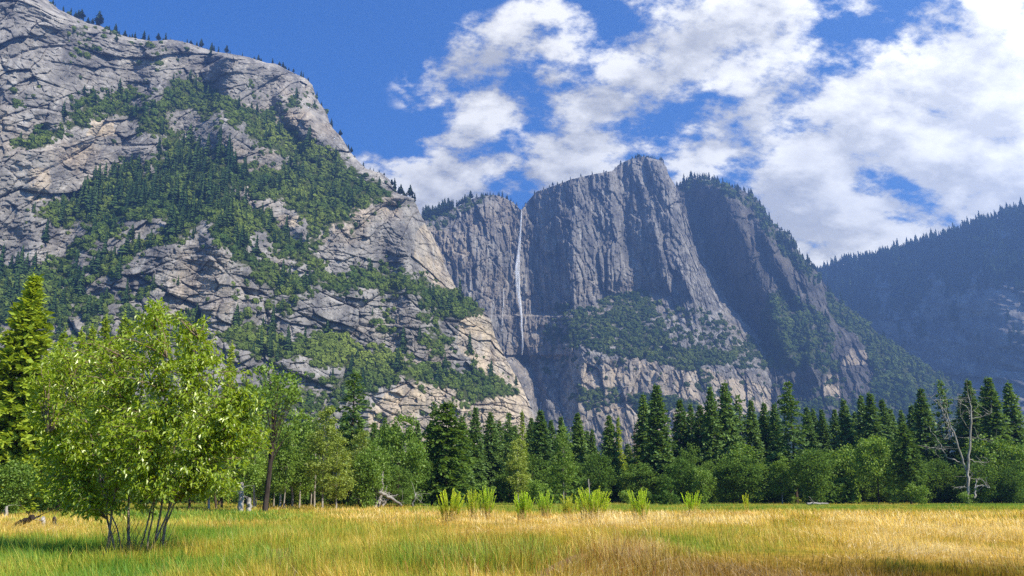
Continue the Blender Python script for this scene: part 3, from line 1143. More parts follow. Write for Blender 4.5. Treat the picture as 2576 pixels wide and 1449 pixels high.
def leaf_quads(q, c, n, spread, size, asp=.55, up=.25):
    """n diamond leaves / leaf sprays scattered round a centre"""
    p = c + q.normal(size=(n, 3)) * spread
    d = q.normal(size=(n, 3)) + np.array([0, 0, -.25])
    d /= np.linalg.norm(d, axis=1)[:, None]
    w_ = np.cross(d, q.normal(size=(n, 3)))
    w_ /= np.linalg.norm(w_, axis=1)[:, None] + 1e-9
    s = size * q.uniform(.6, 1.4, (n, 1))
    return np.stack([p - d * s * .5, p + w_ * s * asp * .5, p + d * s * .5, p - w_ * s * asp * .5], 1)


def conifer(seed, H=20.0, wide=3.0, bare=.10, gap=.0, power=1.0, step=.42, droop=.35, dens=1.0, spray=.62, irregular=.25, round_top=0.0):
    """returns (trunk bag, crown bag); the crown is whorls of branches carrying needle sprays"""
    q = np.random.default_rng(seed)
    tb, cb = Bag(), Bag()
    n = 9
    wob = np.cumsum(q.normal(size=(n, 2)) * .05, 0)
    pts = np.stack([wob[:, 0], wob[:, 1], np.linspace(-.3, H * .985, n)], -1)
    tb.tube(pts, np.linspace(H * .0155, .03, n), 8)
    z = H * bare
    while z < H * .985:
        f = (z - H * bare) / (H * (1 - bare))
        prof = (1 - f ** power) * (1 - .55 * max(0, .18 - f) / .18)
        if round_top:
            prof = prof * (1 - round_top) + round_top * math.sqrt(max(0, 1 - f * f))
        prof = prof * wide + .10
        nb = int(q.integers(5, 8) * (1.0 if f < .85 else .8)) + 1
        a0 = q.uniform(0, 6.28)
        for j in range(nb):
            if q.uniform() < gap:
                continue
            a = a0 + 6.283 * j / nb + q.normal() * .22
            L = prof * q.uniform(1 - irregular * 1.5, 1 + irregular)
            if L < .12:
                L = .12
            bz = z + q.normal() * step * .3
            up = (.25 - 1.0 * (1 - f)) * droop
            dx, dy = math.cos(a), math.sin(a)
            tip = np.array([dx * L, dy * L, bz + up * L])
            base = np.array([0, 0, bz])
            if L > 1.2 and q.uniform() < .5:
                tb.tube(np.stack([base, base * .5 + tip * .5, base * .15 + tip * .85]), [.05, .035, .015], 3, False)
            k = max(3, int(L / .28 * dens))
            t = np.linspace(.22, 1.0, k) if L > .8 else np.linspace(.05, 1, k)
            c = base + (tip - base) * t[:, None]
            c[:, 2] += .16 * L * (t - t * t) * 1.5
            for side in (-1, 1, 0):
                ang = a + side * .95 + q.normal(size=k) * .35
                sl = spray * (1.15 - .45 * t) * q.uniform(.65, 1.3, k) * (.55 + .45 * min(1, L))
                d = np.stack([np.cos(ang), np.sin(ang), q.normal(size=k) * .30 - .18 + .25 * f], -1)
                p0 = c + q.normal(size=(k, 3)) * .07
                p1 = p0 + d * sl[:, None]
                wv = np.stack([-np.sin(ang), np.cos(ang), q.normal(size=k) * .7], -1) * (sl * .24)[:, None]
                m = p0 * .45 + p1 * .55
                cb.quads(np.stack([p0, m + wv, p1, m - wv], 1))
        z += step * q.uniform(.75, 1.25) * (1.0 if f < .8 else .75)
    # leader
    cb.quads(leaf_quads(q, np.array([wob[-1, 0], wob[-1, 1], H * .985]), 14, np.array([.06, .06, .28]), .4, .3))
    return tb, cb


def broadleaf(seed, H=12.0, rx=3.2, bare=.12, clusters=90, per=58, leaf=.36, shape='round', lean=0.0, limbs=9, hollow=.35, ry=None, trunk_r=None, spread=.42):
    """deciduous tree: tapered trunk, limbs, and clumps of leaf-size faces spread through the crown"""
    q = np.random.default_rng(seed)
    tb, cb = Bag(), Bag()
    ry = ry or rx
    tr = trunk_r or H * .014
    top = np.array([lean * H, 0, H * .86])
    tp = curve((0, 0, -.3), top, (q.normal() * .12 * rx * .5, q.normal() * .1, 0), 9)
    tb.tube(tp, np.linspace(tr, tr * .18, 9), 8)
    zc0, zc1 = H * bare, H
    k = 0
    tries = 0
    cents = []
    while k < clusters and tries < 6000:
        tries += 1
        p = q.uniform(-1, 1, 3)
        f = (p[2] + 1) / 2
        if shape == 'round':
            rr = math.sqrt(max(0, 1 - (abs(p[2] + .12) / 1.12) ** 2.2))
        elif shape == 'column':
            rr = min(1, (f * 5) ** .6) * (1 - f ** 2.6) ** .55
        elif shape == 'cone':
            rr = (1 - f) ** .75 * min(1, .5 + f * 4)
        else:
            rr = min(1.0, .35 + 1.1 * f) * math.sqrt(max(0, 1 - max(0, (f - .55) / .45) ** 2))
        rad = math.hypot(p[0], p[1])
        if rad > rr:
            continue
        if rad < rr * hollow and q.uniform() < .65:
            continue
        P_ = np.array([p[0] * rx + lean * H * f, p[1] * ry, zc0 + (zc1 - zc0) * f])
        nz = float(fbm(np.array([P_[0] / 2.2 + seed]), np.array([P_[1] / 2.2]), np.array([P_[2] / 2.2]), 2)[0])
        if nz < -.10 and q.uniform() < .8:
            continue
        cents.append(P_)
        k += 1
    cents = np.array(cents)
    for c in cents:
        sp = spread * q.uniform(.7, 1.35) * (rx / 3.2) ** .5
        n = int(per * q.uniform(.6, 1.4))
        cb.quads(leaf_quads(q, c, n, np.array([sp, sp, sp * .75]), leaf, .6))
    # limbs go out to some of the clumps
    order = q.permutation(len(cents))[:limbs * 3]
    for i, j in enumerate(order):
        c = cents[j]
        f = np.clip((c[2] - H * .25) / H, .12, .75)
        s = tp[max(3, int(f * 8))]
        if s[2] > c[2]:
            s = tp[max(2, int(f * 8) - 2)]
        r0 = tr * (.26 if i < limbs else .14)
        tb.tube(curve(s, c, (0, 0, .12 * np.linalg.norm(c - s)), 5), np.linspace(r0, r0 * .2, 5), 5, False)
    return tb, cb


M_NEEDLE = leaf_material('dark_needles', (.064, .130, .040), (.175, .27, .066), .3, gloss=.02)
M_NEEDLE_Y = leaf_material('sunny_needles', (.16, .24, .022), (.35, .43, .046), .36, gloss=.02)
M_CEDAR = leaf_material('cedar_needles', (.045, .095, .020), (.12, .19, .042), .25)
M_BROWN = leaf_material('brown_needles', (.09, .060, .035), (.20, .14, .085), .1)
M_LEAF = leaf_material('broad_leaves', (.085, .16, .020), (.22, .33, .044), .40, gloss=.02)
M_LEAF_D = leaf_material('dark_broad_leaves', (.055, .112, .022), (.14, .22, .042), .34)
M_LEAF_Y = leaf_material('pale_broad_leaves', (.14, .20, .024), (.32, .38, .060), .40, gloss=.03)
M_TRUNK = bark_material('dark_bark', (.030, .022, .016), (.115, .085, .062))
M_PALE = bark_material('pale_bark', (.15, .13, .105), (.42, .38, .32), 5)
M_DEAD = bark_material('weathered_wood', (.15, .135, .115), (.40, .37, .325), 4)
M_LOG = bark_material('charred_log', (.018, .014, .012), (.075, .058, .046))

PROTO = {}


def proto(key, bags, trunk_mat, crown_mat):
    tb, cb = bags
    PROTO[key] = (tb.mesh(key + '_trunk', trunk_mat, True), cb.mesh(key + '_crown', crown_mat))


for i in range(5):
    proto('spire%d' % i, conifer(100 + i, 20, 2.75 + .35 * (i % 3), .03, .03, 1.55 + .2 * (i % 2), .38, .34, 1.15, .74, .24), M_TRUNK, M_NEEDLE)
for i in range(3):
    proto('pine%d' % i, conifer(120 + i, 20, 3.1 + .3 * i, .14, .20, 1.5, .55, .22, 1.0, .75, .48, .15), M_TRUNK, M_NEEDLE)
proto('bigpine', conifer(131, 17, 4.6, .03, .12, 2.1, .46, .10, .95, .85, .42, .35), M_TRUNK, M_LEAF_D)
proto('firsun', conifer(132, 20, 3.7, .03, .02, 1.35, .30, .24, 1.5, .72, .34), M_TRUNK, M_NEEDLE_Y)
proto('firsun2', conifer(133, 20, 2.5, .05, .10, 1.05, .42, .25, 1.0, .62, .35), M_TRUNK, M_NEEDLE_Y)
proto('cedar', conifer(134, 12, 2.6, .30, .10, 1.9, .34, .28, 1.0, .62, .30, .3), M_TRUNK, M_CEDAR)
proto('brownpine', conifer(135, 15, 2.0, .18, .45, 1.5, .7, .2, .7, .5, .5), M_TRUNK, M_BROWN)
for i in range(3):
    proto('round%d' % i, broadleaf(200 + i, 11, 3.3, .10, 120, 62, .34, 'round', 0, 9), M_TRUNK, (M_LEAF, M_LEAF_D, M_LEAF)[i])
proto('lollipop', broadleaf(206, 11, 3.2, .30, 120, 64, .33, 'round', .01, 9), M_TRUNK, M_LEAF)
for i in range(2):
    proto('dome%d' % i, broadleaf(210 + i, 9, 3.0, .02, 115, 62, .32, 'dome', 0, 7), M_TRUNK, (M_LEAF_D, M_LEAF)[i])
for i in range(3):
    proto('column%d' % i, broadleaf(220 + i, 16, 2.35, .14, 165, 56, .30, 'column', (.0, .02, -.02)[i], 10, .2, trunk_r=.14), M_PALE, (M_LEAF, M_LEAF_Y, M_LEAF)[i])
for i in range(2):
    proto('shrub%d' % i, broadleaf(230 + i, 3.4, 1.8, .0, 46, 50, .24, 'cone' if i else 'dome', 0, 4, .2, spread=.30), M_TRUNK, (M_LEAF, M_LEAF_D)[i])
proto('oldtree', broadleaf(240, 12, 2.6, .46, 60, 40, .28, 'round', .035, 7, .1, trunk_r=.24), M_LOG, M_LEAF)
PROTO_H = {k: max(v.co[2] for v in m[1].vertices) for k, m in PROTO.items()}


def tree(key, name, x, y, h, label, cat, group=None, rot=None, wide=1.0, crown_mat=None):
    tm, cm = PROTO[key]
    root = bpy.data.objects.new(name, None)
    COL.objects.link(root)
    s = h / PROTO_H[key]
    root.location = (x, y, float(gz(np.array([x]), np.array([y]))[0]) - .05)
    root.scale = (s * wide, s * wide, s)
    root.rotation_euler = (0, 0, NR.uniform(0, 6.28) if rot is None else rot)
    tag(root, label, cat, group)
    link('trunk', tm, root)
    link('crown', cm, root)
    return root


def px_tree(key, name, px, ytop, Y, label, cat, group=None, wide=1.0, rot=None):
    """tree whose trunk stands Y metres off, as tall as the photo shows it"""
    x, y = float(uv(px, 1250)[0]) * Y, Y
    h = CAMZ + float(uv(px, ytop)[1]) * Y
    return tree(key, name, x, y, h, label, cat, group, rot, wide)

# ------------------------------------------------------------------ the trees round the meadow
CG = 'conifers along the right forest edge'
BG = 'broadleaf trees along the forest edge'
T = px_tree
# --- left
T('firsun', 'fir_tree', 14, 668, 62, 'tall sunlit yellow green fir at the left edge of the photo', 'fir tree', None, 1.05)
for px_, yt, Y, wd, lab in (
        (109, 819, 84, .95, 'slim sunlit fir just right of the big fir at the left edge'),
        (158, 815, 92, .8, 'slim fir with a thin spire, left one of a twin above the leafy front tree'),
        (185, 806, 96, .85, 'slim fir pressed against the twin on its left, above the leafy front tree'),
        (217, 787, 104, .95, 'darker fir with a blunt top between slim firs behind the leafy front tree'),
        (266, 779, 100, .9, 'fir with a sharp spire rising left of the top of the leafy front tree'),
        (554, 855, 120, .8, 'small dark fir showing right of the top of the leafy front tree')):
    T('firsun2', 'fir_tree', px_, yt, Y, lab, 'fir tree', 'firs behind the leafy front tree', wd)
T('dome0', 'broadleaf_tree', 62, 985, 66, 'dark broadleaf tree in the shade left of the leafy front tree', 'tree', BG, 1.1)
T('dome0', 'broadleaf_tree', 150, 1010, 72, 'dark bushy tree right behind the left side of the leafy front tree', 'tree', BG, 1.25)
T('dome1', 'broadleaf_tree', 22, 1150, 58, 'low pale green tree at the left edge beside the dead log', 'tree', BG, 1.2)
T('dome0', 'broadleaf_tree', 255, 1030, 80, 'dark tree hidden behind the middle of the leafy front tree', 'tree', BG, 1.2)
T('round1', 'broadleaf_tree', 370, 1010, 88, 'dark tree hidden behind the stems of the leafy front tree', 'tree', BG, 1.1)
T('round1', 'broadleaf_tree', 480, 1020, 92, 'dark tree behind the right half of the leafy front tree', 'tree', BG, 1.1)
T('round0', 'broadleaf_tree', 560, 1050, 98, 'green tree behind the right edge of the leafy front tree', 'tree', BG, 1.0)
T('oldtree', 'leaning_tree', 668, 908, 76, 'leaning old tree with a thick charred trunk and thin crown', 'tree', None, 1.0, 0.0)
T('column0', 'aspen_tree', 612, 1000, 84, 'tree with a pale peeling trunk left of the charred leaning trunk', 'tree', 'slender trees left of centre', 1.0)
T('column2', 'aspen_tree', 715, 1040, 92, 'slender tree right beside the charred leaning trunk', 'tree', 'slender trees left of centre', .9)
T('column0', 'aspen_tree', 755, 1028, 98, 'slender dark green tree between the charred trunk and the golden column', 'tree', 'slender trees left of centre', 1.15)
T('column1', 'aspen_tree', 813, 1014, 92, 'tall golden green column shaped tree left of the dark tall conifer', 'tree', 'slender trees left of centre', 1.05)
T('column1', 'aspen_tree', 848, 1095, 88, 'short yellow green tree at the foot of the dark tall conifer', 'tree', 'slender trees left of centre', 1.3)
for px_, yt, Y, k, wd, lab in ((690, 1062, 104, 'column2', 1.1, 'green column tree between the charred trunk and its slender neighbour'),
                               (735, 1075, 110, 'firsun2', 1.0, 'sunny green fir behind the slender trees left of centre'),
                               (783, 1052, 106, 'column0', 1.1, 'leafy column tree left of the golden green one'),
                               (832, 1066, 112, 'firsun2', 1.0, 'sunny green fir between the golden column and the tall dark conifer'),
                               (905, 1078, 104, 'column1', 1.2, 'pale leafy column tree right of the tall lone conifer'),
                               (948, 1098, 100, 'column2', 1.3, 'leafy tree rising behind the fallen trunk tangle'),
                               (1042, 1088, 116, 'column0', 1.2, 'leafy tree squeezed between the olive tree and the twin topped pine'),
                               (645, 1080, 100, 'column0', 1.2, 'leafy tree just left of the charred leaning trunk')):
    T(k, 'slender_tree', px_, yt, Y, lab, 'tree', 'slender trees left of centre', wd)
T('pine0', 'pine_tree', 880, 929, 112, 'tall dark conifer standing alone above the trees left of centre', 'conifer', None, 1.1)
T('dome1', 'broadleaf_tree', 922, 1120, 96, 'low leafy tree behind the fallen branches', 'tree', BG, .9)
T('spire1', 'conifer_tree', 935, 1055, 140, 'small dark conifer just right of the tall lone conifer', 'conifer', 'conifers in the left half', .9)
T('spire3', 'conifer_tree', 962, 1045, 150, 'small dark conifer left of the big round pale tree', 'conifer', 'conifers in the left half', .9)
T('round0', 'broadleaf_tree', 1003, 1034, 108, 'big olive green broadleaf tree left of the dense twin topped pine', 'tree', BG, .92)
T('bigpine', 'pine_tree', 1122, 1001, 118, 'broad dense pine reaching the ground left of the meadow weeds', 'pine tree', None, 1.0, 2.0)
T('pine1', 'pine_tree', 1087, 1003, 121, 'pine whose top makes the left twin of the broad dense pine', 'pine tree', None, .8)
for px_, yt, Y, k, wd, lab in (
        (1194, 1019, 150, 'spire0', 1.0, 'conifer first right of the broad dense pine'),
        (1233, 1033, 158, 'spire2', 1.0, 'conifer with a thin open top, second right of the broad dense pine'),
        (1280, 1032, 160, 'pine2', .75, 'dark conifer with a tufted top, third right of the broad dense pine'),
        (1314, 1028, 150, 'firsun2', .95, 'sunny green conifer left below the foot of the waterfall'),
        (1361, 1026, 152, 'spire4', 1.15, 'dark conifer right below the foot of the waterfall'),
        (1388, 1050, 175, 'spire1', .9, 'pale distant conifer left of the tall pale aspen'),
        (1414, 1045, 175, 'spire0', 1.0, 'pale distant conifer rising behind the tall pale aspen'),
        (1457, 1036, 160, 'spire2', 1.0, 'slim conifer right of the tall pale aspen'),
        (1493, 1076, 165, 'spire3', .9, 'short conifer above the dark round tree'),
        (1537, 1040, 155, 'spire4', 1.0, 'dark conifer above the right side of the dark round tree'),
        (1560, 1043, 158, 'firsun2', .9, 'greener conifer leaning on the dark one above the round tree')):
    T(k, 'conifer_tree', px_, yt, Y, lab, 'conifer', 'conifers in the middle of the forest edge', wd)
T('column1', 'aspen_tree', 1304, 1098, 122, 'pale sunlit tree in front of the conifers below the waterfall', 'tree', BG, 1.15)
T('column0', 'aspen_tree', 1418, 1060, 128, 'tall aspen with a pale trunk showing below its crown', 'tree', BG, 1.0)
T('round1', 'broadleaf_tree', 1505, 1124, 146, 'dark round broadleaf tree behind the weeds right of centre', 'tree', BG, 1.0)
T('brownpine', 'dead_conifer', 1603, 1070, 170, 'brown half dead conifer left of the big dark spire', 'conifer', None, 1.0)
for px_, yt, Y, k, wd, lab in (
        (1627, 984, 160, 'spire1', .95, 'conifer hugging the left side of the big dark spire'),
        (1662, 963, 150, 'spire0', 1.22, 'big dark spire shaped conifer, first tall one right of centre'),
        (1721, 1002, 162, 'spire2', 1.0, 'conifer standing right of the big dark spire'),
        (1748, 1010, 178, 'spire3', .9, 'pale conifer second right of the big dark spire'),
        (1772, 1014, 160, 'spire4', 1.0, 'conifer left of a pair of tall dark ones'),
        (1801, 967, 156, 'spire3', .9, 'tall narrow dark conifer, left of a tall dark pair'),
        (1839, 953, 158, 'spire1', .95, 'tall narrow dark conifer, right of a tall dark pair'),
        (1871, 986, 165, 'pine1', .95, 'broad green conifer just right of the tall dark pair'),
        (1905, 1002, 165, 'spire0', .9, 'slim green conifer, left of three alike before the lone giant'),
        (1937, 1010, 168, 'spire2', .9, 'slim green conifer, middle of three alike before the lone giant'),
        (1964, 1010, 165, 'spire4', .9, 'slim green conifer, right of three alike before the lone giant'),
        (2003, 953, 148, 'pine2', .95, 'giant shaggy conifer with open branches and visible dark trunk'),
        (2047, 1016, 172, 'spire1', .9, 'slim conifer first right of the shaggy giant'),
        (2063, 1022, 178, 'spire3', .85, 'slim conifer second right of the shaggy giant'),
        (2085, 1026, 176, 'spire0', .95, 'slim conifer third right of the shaggy giant'),
        (2118, 1026, 190, 'spire2', .9, 'pale distant conifer left of a taller dark one'),
        (2144, 1000, 166, 'spire4', .95, 'dark conifer with a sharp tip above the pale green bushes'),
        (2169, 1030, 185, 'spire3', .8, 'thin distant conifer squeezed between two dark ones'),
        (2189, 986, 172, 'spire1', .8, 'thin pointed conifer at the left shoulder of a thick one'),
        (2213, 984, 162, 'spire0', 1.15, 'thick dark conifer behind the bright round tree'),
        (2243, 1002, 176, 'spire2', .9, 'conifer on the right shoulder of the thick dark one'),
        (2262, 1024, 180, 'spire4', .9, 'conifer left behind the bright green cedar'),
        (2289, 1026, 190, 'spire3', .9, 'pale distant conifer above the bright green cedar'),
        (2318, 1012, 175, 'spire1', 1.0, 'conifer right behind the bright green cedar'),
        (2346, 974, 158, 'spire2', .95, 'tall conifer left of the white dead tree'),
        (2399, 953, 160, 'pine0', .85, 'tall dark conifer behind the white dead tree'),
        (2446, 990, 172, 'spire3', .9, 'conifer between the white dead tree and its tall right neighbour'),
        (2471, 950, 158, 'spire4', .95, 'tall conifer first right of the white dead tree'),
        (2524, 945, 152, 'spire0', 1.15, 'thick tall conifer near the right edge of the photo'),
        (2508, 968, 160, 'spire2', .85, 'conifer tucked against the left of the thick one near the right edge'),
        (2574, 953, 155, 'spire1', 1.0, 'conifer cut by the right edge of the photo')):
    T(k, 'conifer_tree', px_, yt, Y, lab, 'conifer', CG, wd)
for px_, yt, Y, k, wd, lab in (
        (1684, 1193, 128, 'shrub1', 1.0, 'small cone shaped leafy tree at the foot of the big dark spire'),
        (1737, 1110, 150, 'round1', .75, 'broadleaf tree right below the big dark spire'),
        (1768, 1168, 136, 'dome1', 1.0, 'leafy green bushy tree below the tall dark pair'),
        (1874, 1108, 142, 'round0', 1.15, 'large broadleaf tree below the broad green conifer'),
        (1828, 1150, 140, 'dome0', .85, 'dark bushy tree left against the large broadleaf tree'),
        (1967, 1138, 138, 'column2', 1.5, 'upright leafy tree just left of the shaggy giant'),
        (2060, 1140, 148, 'dome1', .95, 'leafy tree right below the shaggy giant'),
        (2090, 1128, 152, 'dome0', 1.0, 'rounded tree left of the pale green pair'),
        (2135, 1113, 150, 'dome1', 1.15, 'pale green rounded tree left of the bright round tree'),
        (2209, 1089, 136, 'lollipop', .98, 'bright round tree with a bare trunk below its crown'),
        (2495, 1086, 150, 'dome1', 1.1, 'pale green bushy tree right of the white dead tree'),
        (2556, 1098, 150, 'dome1', 1.15, 'pale green bushy tree at the right edge of the photo'),
        (2548, 1172, 140, 'dome0', 1.2, 'dark bush below the pale tree at the right edge'),
        (2440, 1180, 146, 'dome0', 1.0, 'dark undergrowth tree behind the white dead tree'),
        (2370, 1150, 150, 'round1', .9, 'dark tree between the cedar and the white dead tree')):
    T(k, 'broadleaf_tree', px_, yt, Y, lab, 'tree', BG, wd)
T('cedar', 'cedar_tree', 2291, 1059, 134, 'bright green cedar with a thin bare trunk, right of the bright round tree', 'cedar', None, 1.0)
for px_, yt, Y, k, wd, lab in ((702, 1082, 128, 'spire0', 1.0, 'dark conifer tip just right of the charred leaning trunk'),
                               (768, 1046, 134, 'spire2', 1.0, 'dark conifer behind the slender trees left of the golden column'),
                               (858, 1030, 136, 'spire4', .9, 'dark conifer pressed to the left of the tall lone conifer'),
                               (985, 1066, 140, 'spire1', 1.0, 'dark conifer left behind the olive green tree'),
                               (1046, 1052, 142, 'spire3', .9, 'dark conifer between the olive tree and the twin topped pine'),
                               (1160, 1042, 146, 'spire4', 1.0, 'dark conifer at the right shoulder of the broad dense pine'),
                               (1255, 1052, 165, 'spire1', .9, 'small conifer between two taller ones below the trickle'),
                               (1337, 1048, 168, 'spire2', .9, 'small conifer behind the sunny green one below the waterfall')):
    T(k, 'conifer_tree', px_, yt, Y, lab, 'conifer', 'conifers in the left half', wd)
# --- low bushes along the foot of the forest
q = np.random.default_rng(5)
for px_, yt, Y, lab in ((1580, 1226, 132, 'low bush left of the leafy cone at the forest foot'), (1636, 1232, 130, 'low round bush touching the leafy cone at the forest foot'),
                        (2432, 1232, 128, 'low bush growing round the foot of the white dead tree'), (2250, 1215, 134, 'bush between the bright round tree and the cedar'),
                        (2310, 1210, 132, 'bush right of the cedar trunk'), (1220, 1205, 128, 'leafy bush behind the leftmost meadow weeds'), (1345, 1195, 124, 'pale bush below the pale sunlit tree')):
    T('shrub0', 'bush', px_, yt, Y, lab, 'bush', 'bushes along the forest foot', 1.1)
for i in range(46):
    px_ = 700 + i * 42 + q.uniform(-14, 14)
    Y = q.uniform(134, 165) if px_ > 1080 else q.uniform(104, 128)
    if abs(px_ - 1290) < 30:
        Y = 150
    T(('dome0', 'shrub1', 'dome0', 'round1')[i % 4], 'undergrowth_bush', px_, q.uniform(1120, 1185), Y,
      'dark leafy undergrowth filling the shade at the foot of the forest', 'bush', 'undergrowth below the conifers', q.uniform(1.1, 1.5))
for i in range(60):
    px_ = -40 + i * 45 + q.uniform(-18, 18)
    Y = q.uniform(185, 250) if px_ > 1080 else q.uniform(125, 190)
    yt = q.uniform(1055, 1125) if px_ > 560 else q.uniform(960, 1060)
    T('spire%d' % (i % 5), 'conifer_tree', px_, yt, Y, 'dark conifer in the shaded back rows of the forest', 'conifer', 'conifers in the back rows', q.uniform(1.1, 1.5))

# ------------------------------------------------------------------ waterfall
def depth_of(D, px, py):
    """point of a mountain side seen at a measured pixel"""
    m = (np.abs(D['px'] - px) + np.abs(D['py'] - py)).argmin()
    return D['P'].reshape(-1, 3)[m]


wm, t, out = new_mat('falling_water')
P = t.node('ShaderNodeNewGeometry').outputs['Position']
n = t.noise(t.mapping(P, scale=(1, 1, .045)), .55, 6, .65)
n2 = t.noise(t.mapping(P, scale=(1, 1, .3)), .05, 3, .5)
E = t.node('ShaderNodeAttribute', attribute_name='thin').outputs['Fac']
d = t.node('ShaderNodeBsdfDiffuse')
d.inputs[0].default_value = (.93, .94, .96, 1)
tl = t.node('ShaderNodeBsdfTranslucent')
tl.inputs[0].default_value = (.93, .94, .96, 1)
mx = t.node('ShaderNodeMixShader')
mx.inputs[0].default_value = .5
t.l.new(d.outputs[0], mx.inputs[1])
t.l.new(tl.outputs[0], mx.inputs[2])
tp = t.node('ShaderNodeBsdfTransparent')
a = t.math('MULTIPLY', t.mapr(n, 0.32, .60, .06, 1, True), E)
m2 = t.node('ShaderNodeMixShader')
t.put(m2.inputs[0], a)
t.l.new(tp.outputs[0], m2.inputs[1])
t.l.new(mx.outputs[0], m2.inputs[2])
t.l.new(m2.outputs[0], out.inputs[0])


def fall(name, line, D, label, off=7.0, strands=14, seed=3):
    """line = (px, py, half width px); falling water as a bundle of many soft strands"""
    q = np.random.default_rng(seed)
    L = np.array(line, float)
    k = np.linspace(0, len(L) - 1, 60)
    lx, ly, lw = [np.interp(k, np.arange(len(L)), L[:, i]) for i in range(3)]
    lx = lx[0] + (lx - lx[0]) * .62
    base = np.array([depth_of(D, x, y) for x, y in zip(lx, ly)])
    Y = base[:, 1]
    Y = blur(np.minimum(Y, Y.min() + 90), 4, 0) - off
    u, v = uv(lx, ly)
    C = np.stack([u * Y, Y, CAMZ + v * Y], -1)
    wm_ = .95 * lw / F * Y
    b = Bag()
    att = []
    for s in range(strands):
        c0 = q.normal() * (.10 if s < 6 else .40)
        ph = q.uniform(0, 6)
        i0 = 0 if s < strands * .6 else int(q.uniform(5, 30))
        i1 = 60 if s < strands * .5 else int(q.uniform(35, 60))
        if i1 - i0 < 5:
            i1 = i0 + 5
        i1 = min(i1, 60)
        sl = slice(i0, i1)
        pos = C[sl].copy()
        pos[:, 0] += wm_[sl] * (c0 + .22 * np.sin(k[sl] * .9 + ph))
        pos[:, 1] -= np.abs(q.normal()) * 1.5
        n_ = i1 - i0
        r = wm_[sl] * (q.uniform(.24, .40) if s < 5 else q.uniform(.10, .28)) * np.minimum(1, np.minimum(np.arange(n_), np.arange(n_)[::-1]) / 4 + .25)
        b.tube(pos, np.maximum(r, .25), 6, True)
        att.append(np.full(n_ * 6 + 14, q.uniform(.55, .9) if s < 6 else q.uniform(.2, .6)))
    me = b.mesh(name, wm, True)
    me.attributes.new('thin', 'FLOAT', 'POINT').data.foreach_set('value', np.concatenate(att).astype(np.float32))
    o = link(name, me)
    tag(o, label, 'waterfall')


fall('waterfall', [(1312, 528, 2.2), (1311, 545, 3), (1309, 569, 3.6), (1304, 610, 5), (1297, 645, 7), (1293, 672, 9), (1296, 707, 9), (1300, 741, 7),
                   (1307, 769, 6), (1312, 797, 4), (1312, 821, 3.6), (1315, 845, 4), (1316, 866, 4.5), (1313, 893, 5)], dW,
     'tall thin white waterfall dropping from the notch in the cliff', 22, 22)
fall('waterfall', [(1267, 726, 1.0), (1268, 750, 1.2), (1264, 776, 1.5), (1261, 810, 1.2), (1260, 840, 1.0)], dW,
     'faint thin trickle on the rock left of the tall waterfall', 5, 5, 8)
fall('waterfall', [(1361, 1010, 1.6), (1360, 1020, 2.0), (1359, 1036, 2.4)], dW, 'tiny lower cascade in the dark gorge under the tall waterfall', 6, 5, 9)

# ------------------------------------------------------------------ trees on the skylines
for i in range(4):
    T_ = farpine_proto(300 + i, 11, 0, (.20, .26, .17, .30)[i], (.10, .25, .12, .35)[i])
    q = np.random.default_rng(330 + i)
    T_ = T_[:-2] + q.normal(size=(len(T_) - 2, 1, 3)) * .012
    bt = Bag()
    bt.tube([(0, 0, -.05), (0, 0, .5), (0, 0, .97)], [.016, .011, .003], 5)
    PROTO['ridge%d' % i] = (bt.mesh('ridge%d_trunk' % i, M_TRUNK), np_mesh('ridge%d_crown' % i, T_.reshape(-1, 3), np.arange(len(T_) * 3).reshape(-1, 3), [M_FARPINE]))


def skyline_tree(D, px, hpx, label, group, q):
    col = int(np.abs(D['px'][-1] - px).argmin())
    p = D['P'][-1, col]
    h = hpx / F * p[1] * (1.5 if D is dL else 1.15)
    root = bpy.data.objects.new('pine_tree', None)
    COL.objects.link(root)
    dy = q.uniform(1, 9)
    root.location = (p[0] + dy * p[0] / p[1], p[1] + dy, p[2] - .06 * h - .12 * dy)
    w_ = q.uniform(.8, 1.25)
    root.scale = (h * w_, h * w_, h)
    root.rotation_euler = (q.normal() * .03, q.normal() * .03, q.uniform(0, 6.28))
    tag(root, label, 'pine tree', group)
    tm, cm = PROTO['ridge%d' % q.integers(0, 4)]
    link('trunk', tm, root)
    link('crown', cm, root)


q = np.random.default_rng(77)
C1 = [(380, 45), (400, 35), (462, 50), (512, 45), (550, 45), (572, 55), (590, 66), (605, 45), (640, 40), (655, 35), (672, 42), (728, 88), (715, 50), (775, 28), (797, 36),
      (840, 62), (868, 38), (912, 52), (945, 25), (966, 35), (985, 52), (1047, 58), (1080, 38), (1155, 48), (1185, 30), (1207, 54), (1245, 26), (1330, 22), (1366, 34), (1392, 36), (1432, 34)]
C2 = [(15, 58), (60, 22), (90, 62), (108, 48), (145, 50), (200, 52), (228, 28), (275, 22), (320, 32), (405, 26), (435, 48), (455, 32), (538, 36), (588, 32), (615, 42), (632, 26), (655, 24),
      (690, 30), (745, 40), (762, 46), (797, 26), (857, 40), (895, 26), (935, 24), (965, 46), (1030, 40), (1076, 24), (1092, 34), (1112, 36), (1135, 20), (1200, 36), (1250, 24), (1276, 22), (1315, 24), (1350, 18)]
for cx, hh in C1:
    skyline_tree(dL, cx / 2.898, hh / 2.898 * 1.1, 'small dark pine standing on the skyline of the left mountain', 'pines along the left ridge', q)
for cx, hh in C2:
    skyline_tree(dL, 500 + cx / 2.898, hh / 2.898 * 1.1, 'small dark pine standing on the skyline of the left mountain', 'pines along the left ridge', q)
for x in (985, 993, 1003, 1008, 1016, 1022, 1030, 1037, 1042):
    skyline_tree(dL, x, q.uniform(12, 28), 'small dark pine on the shoulder above the tan buttress', 'pines on the buttress shoulder', q)
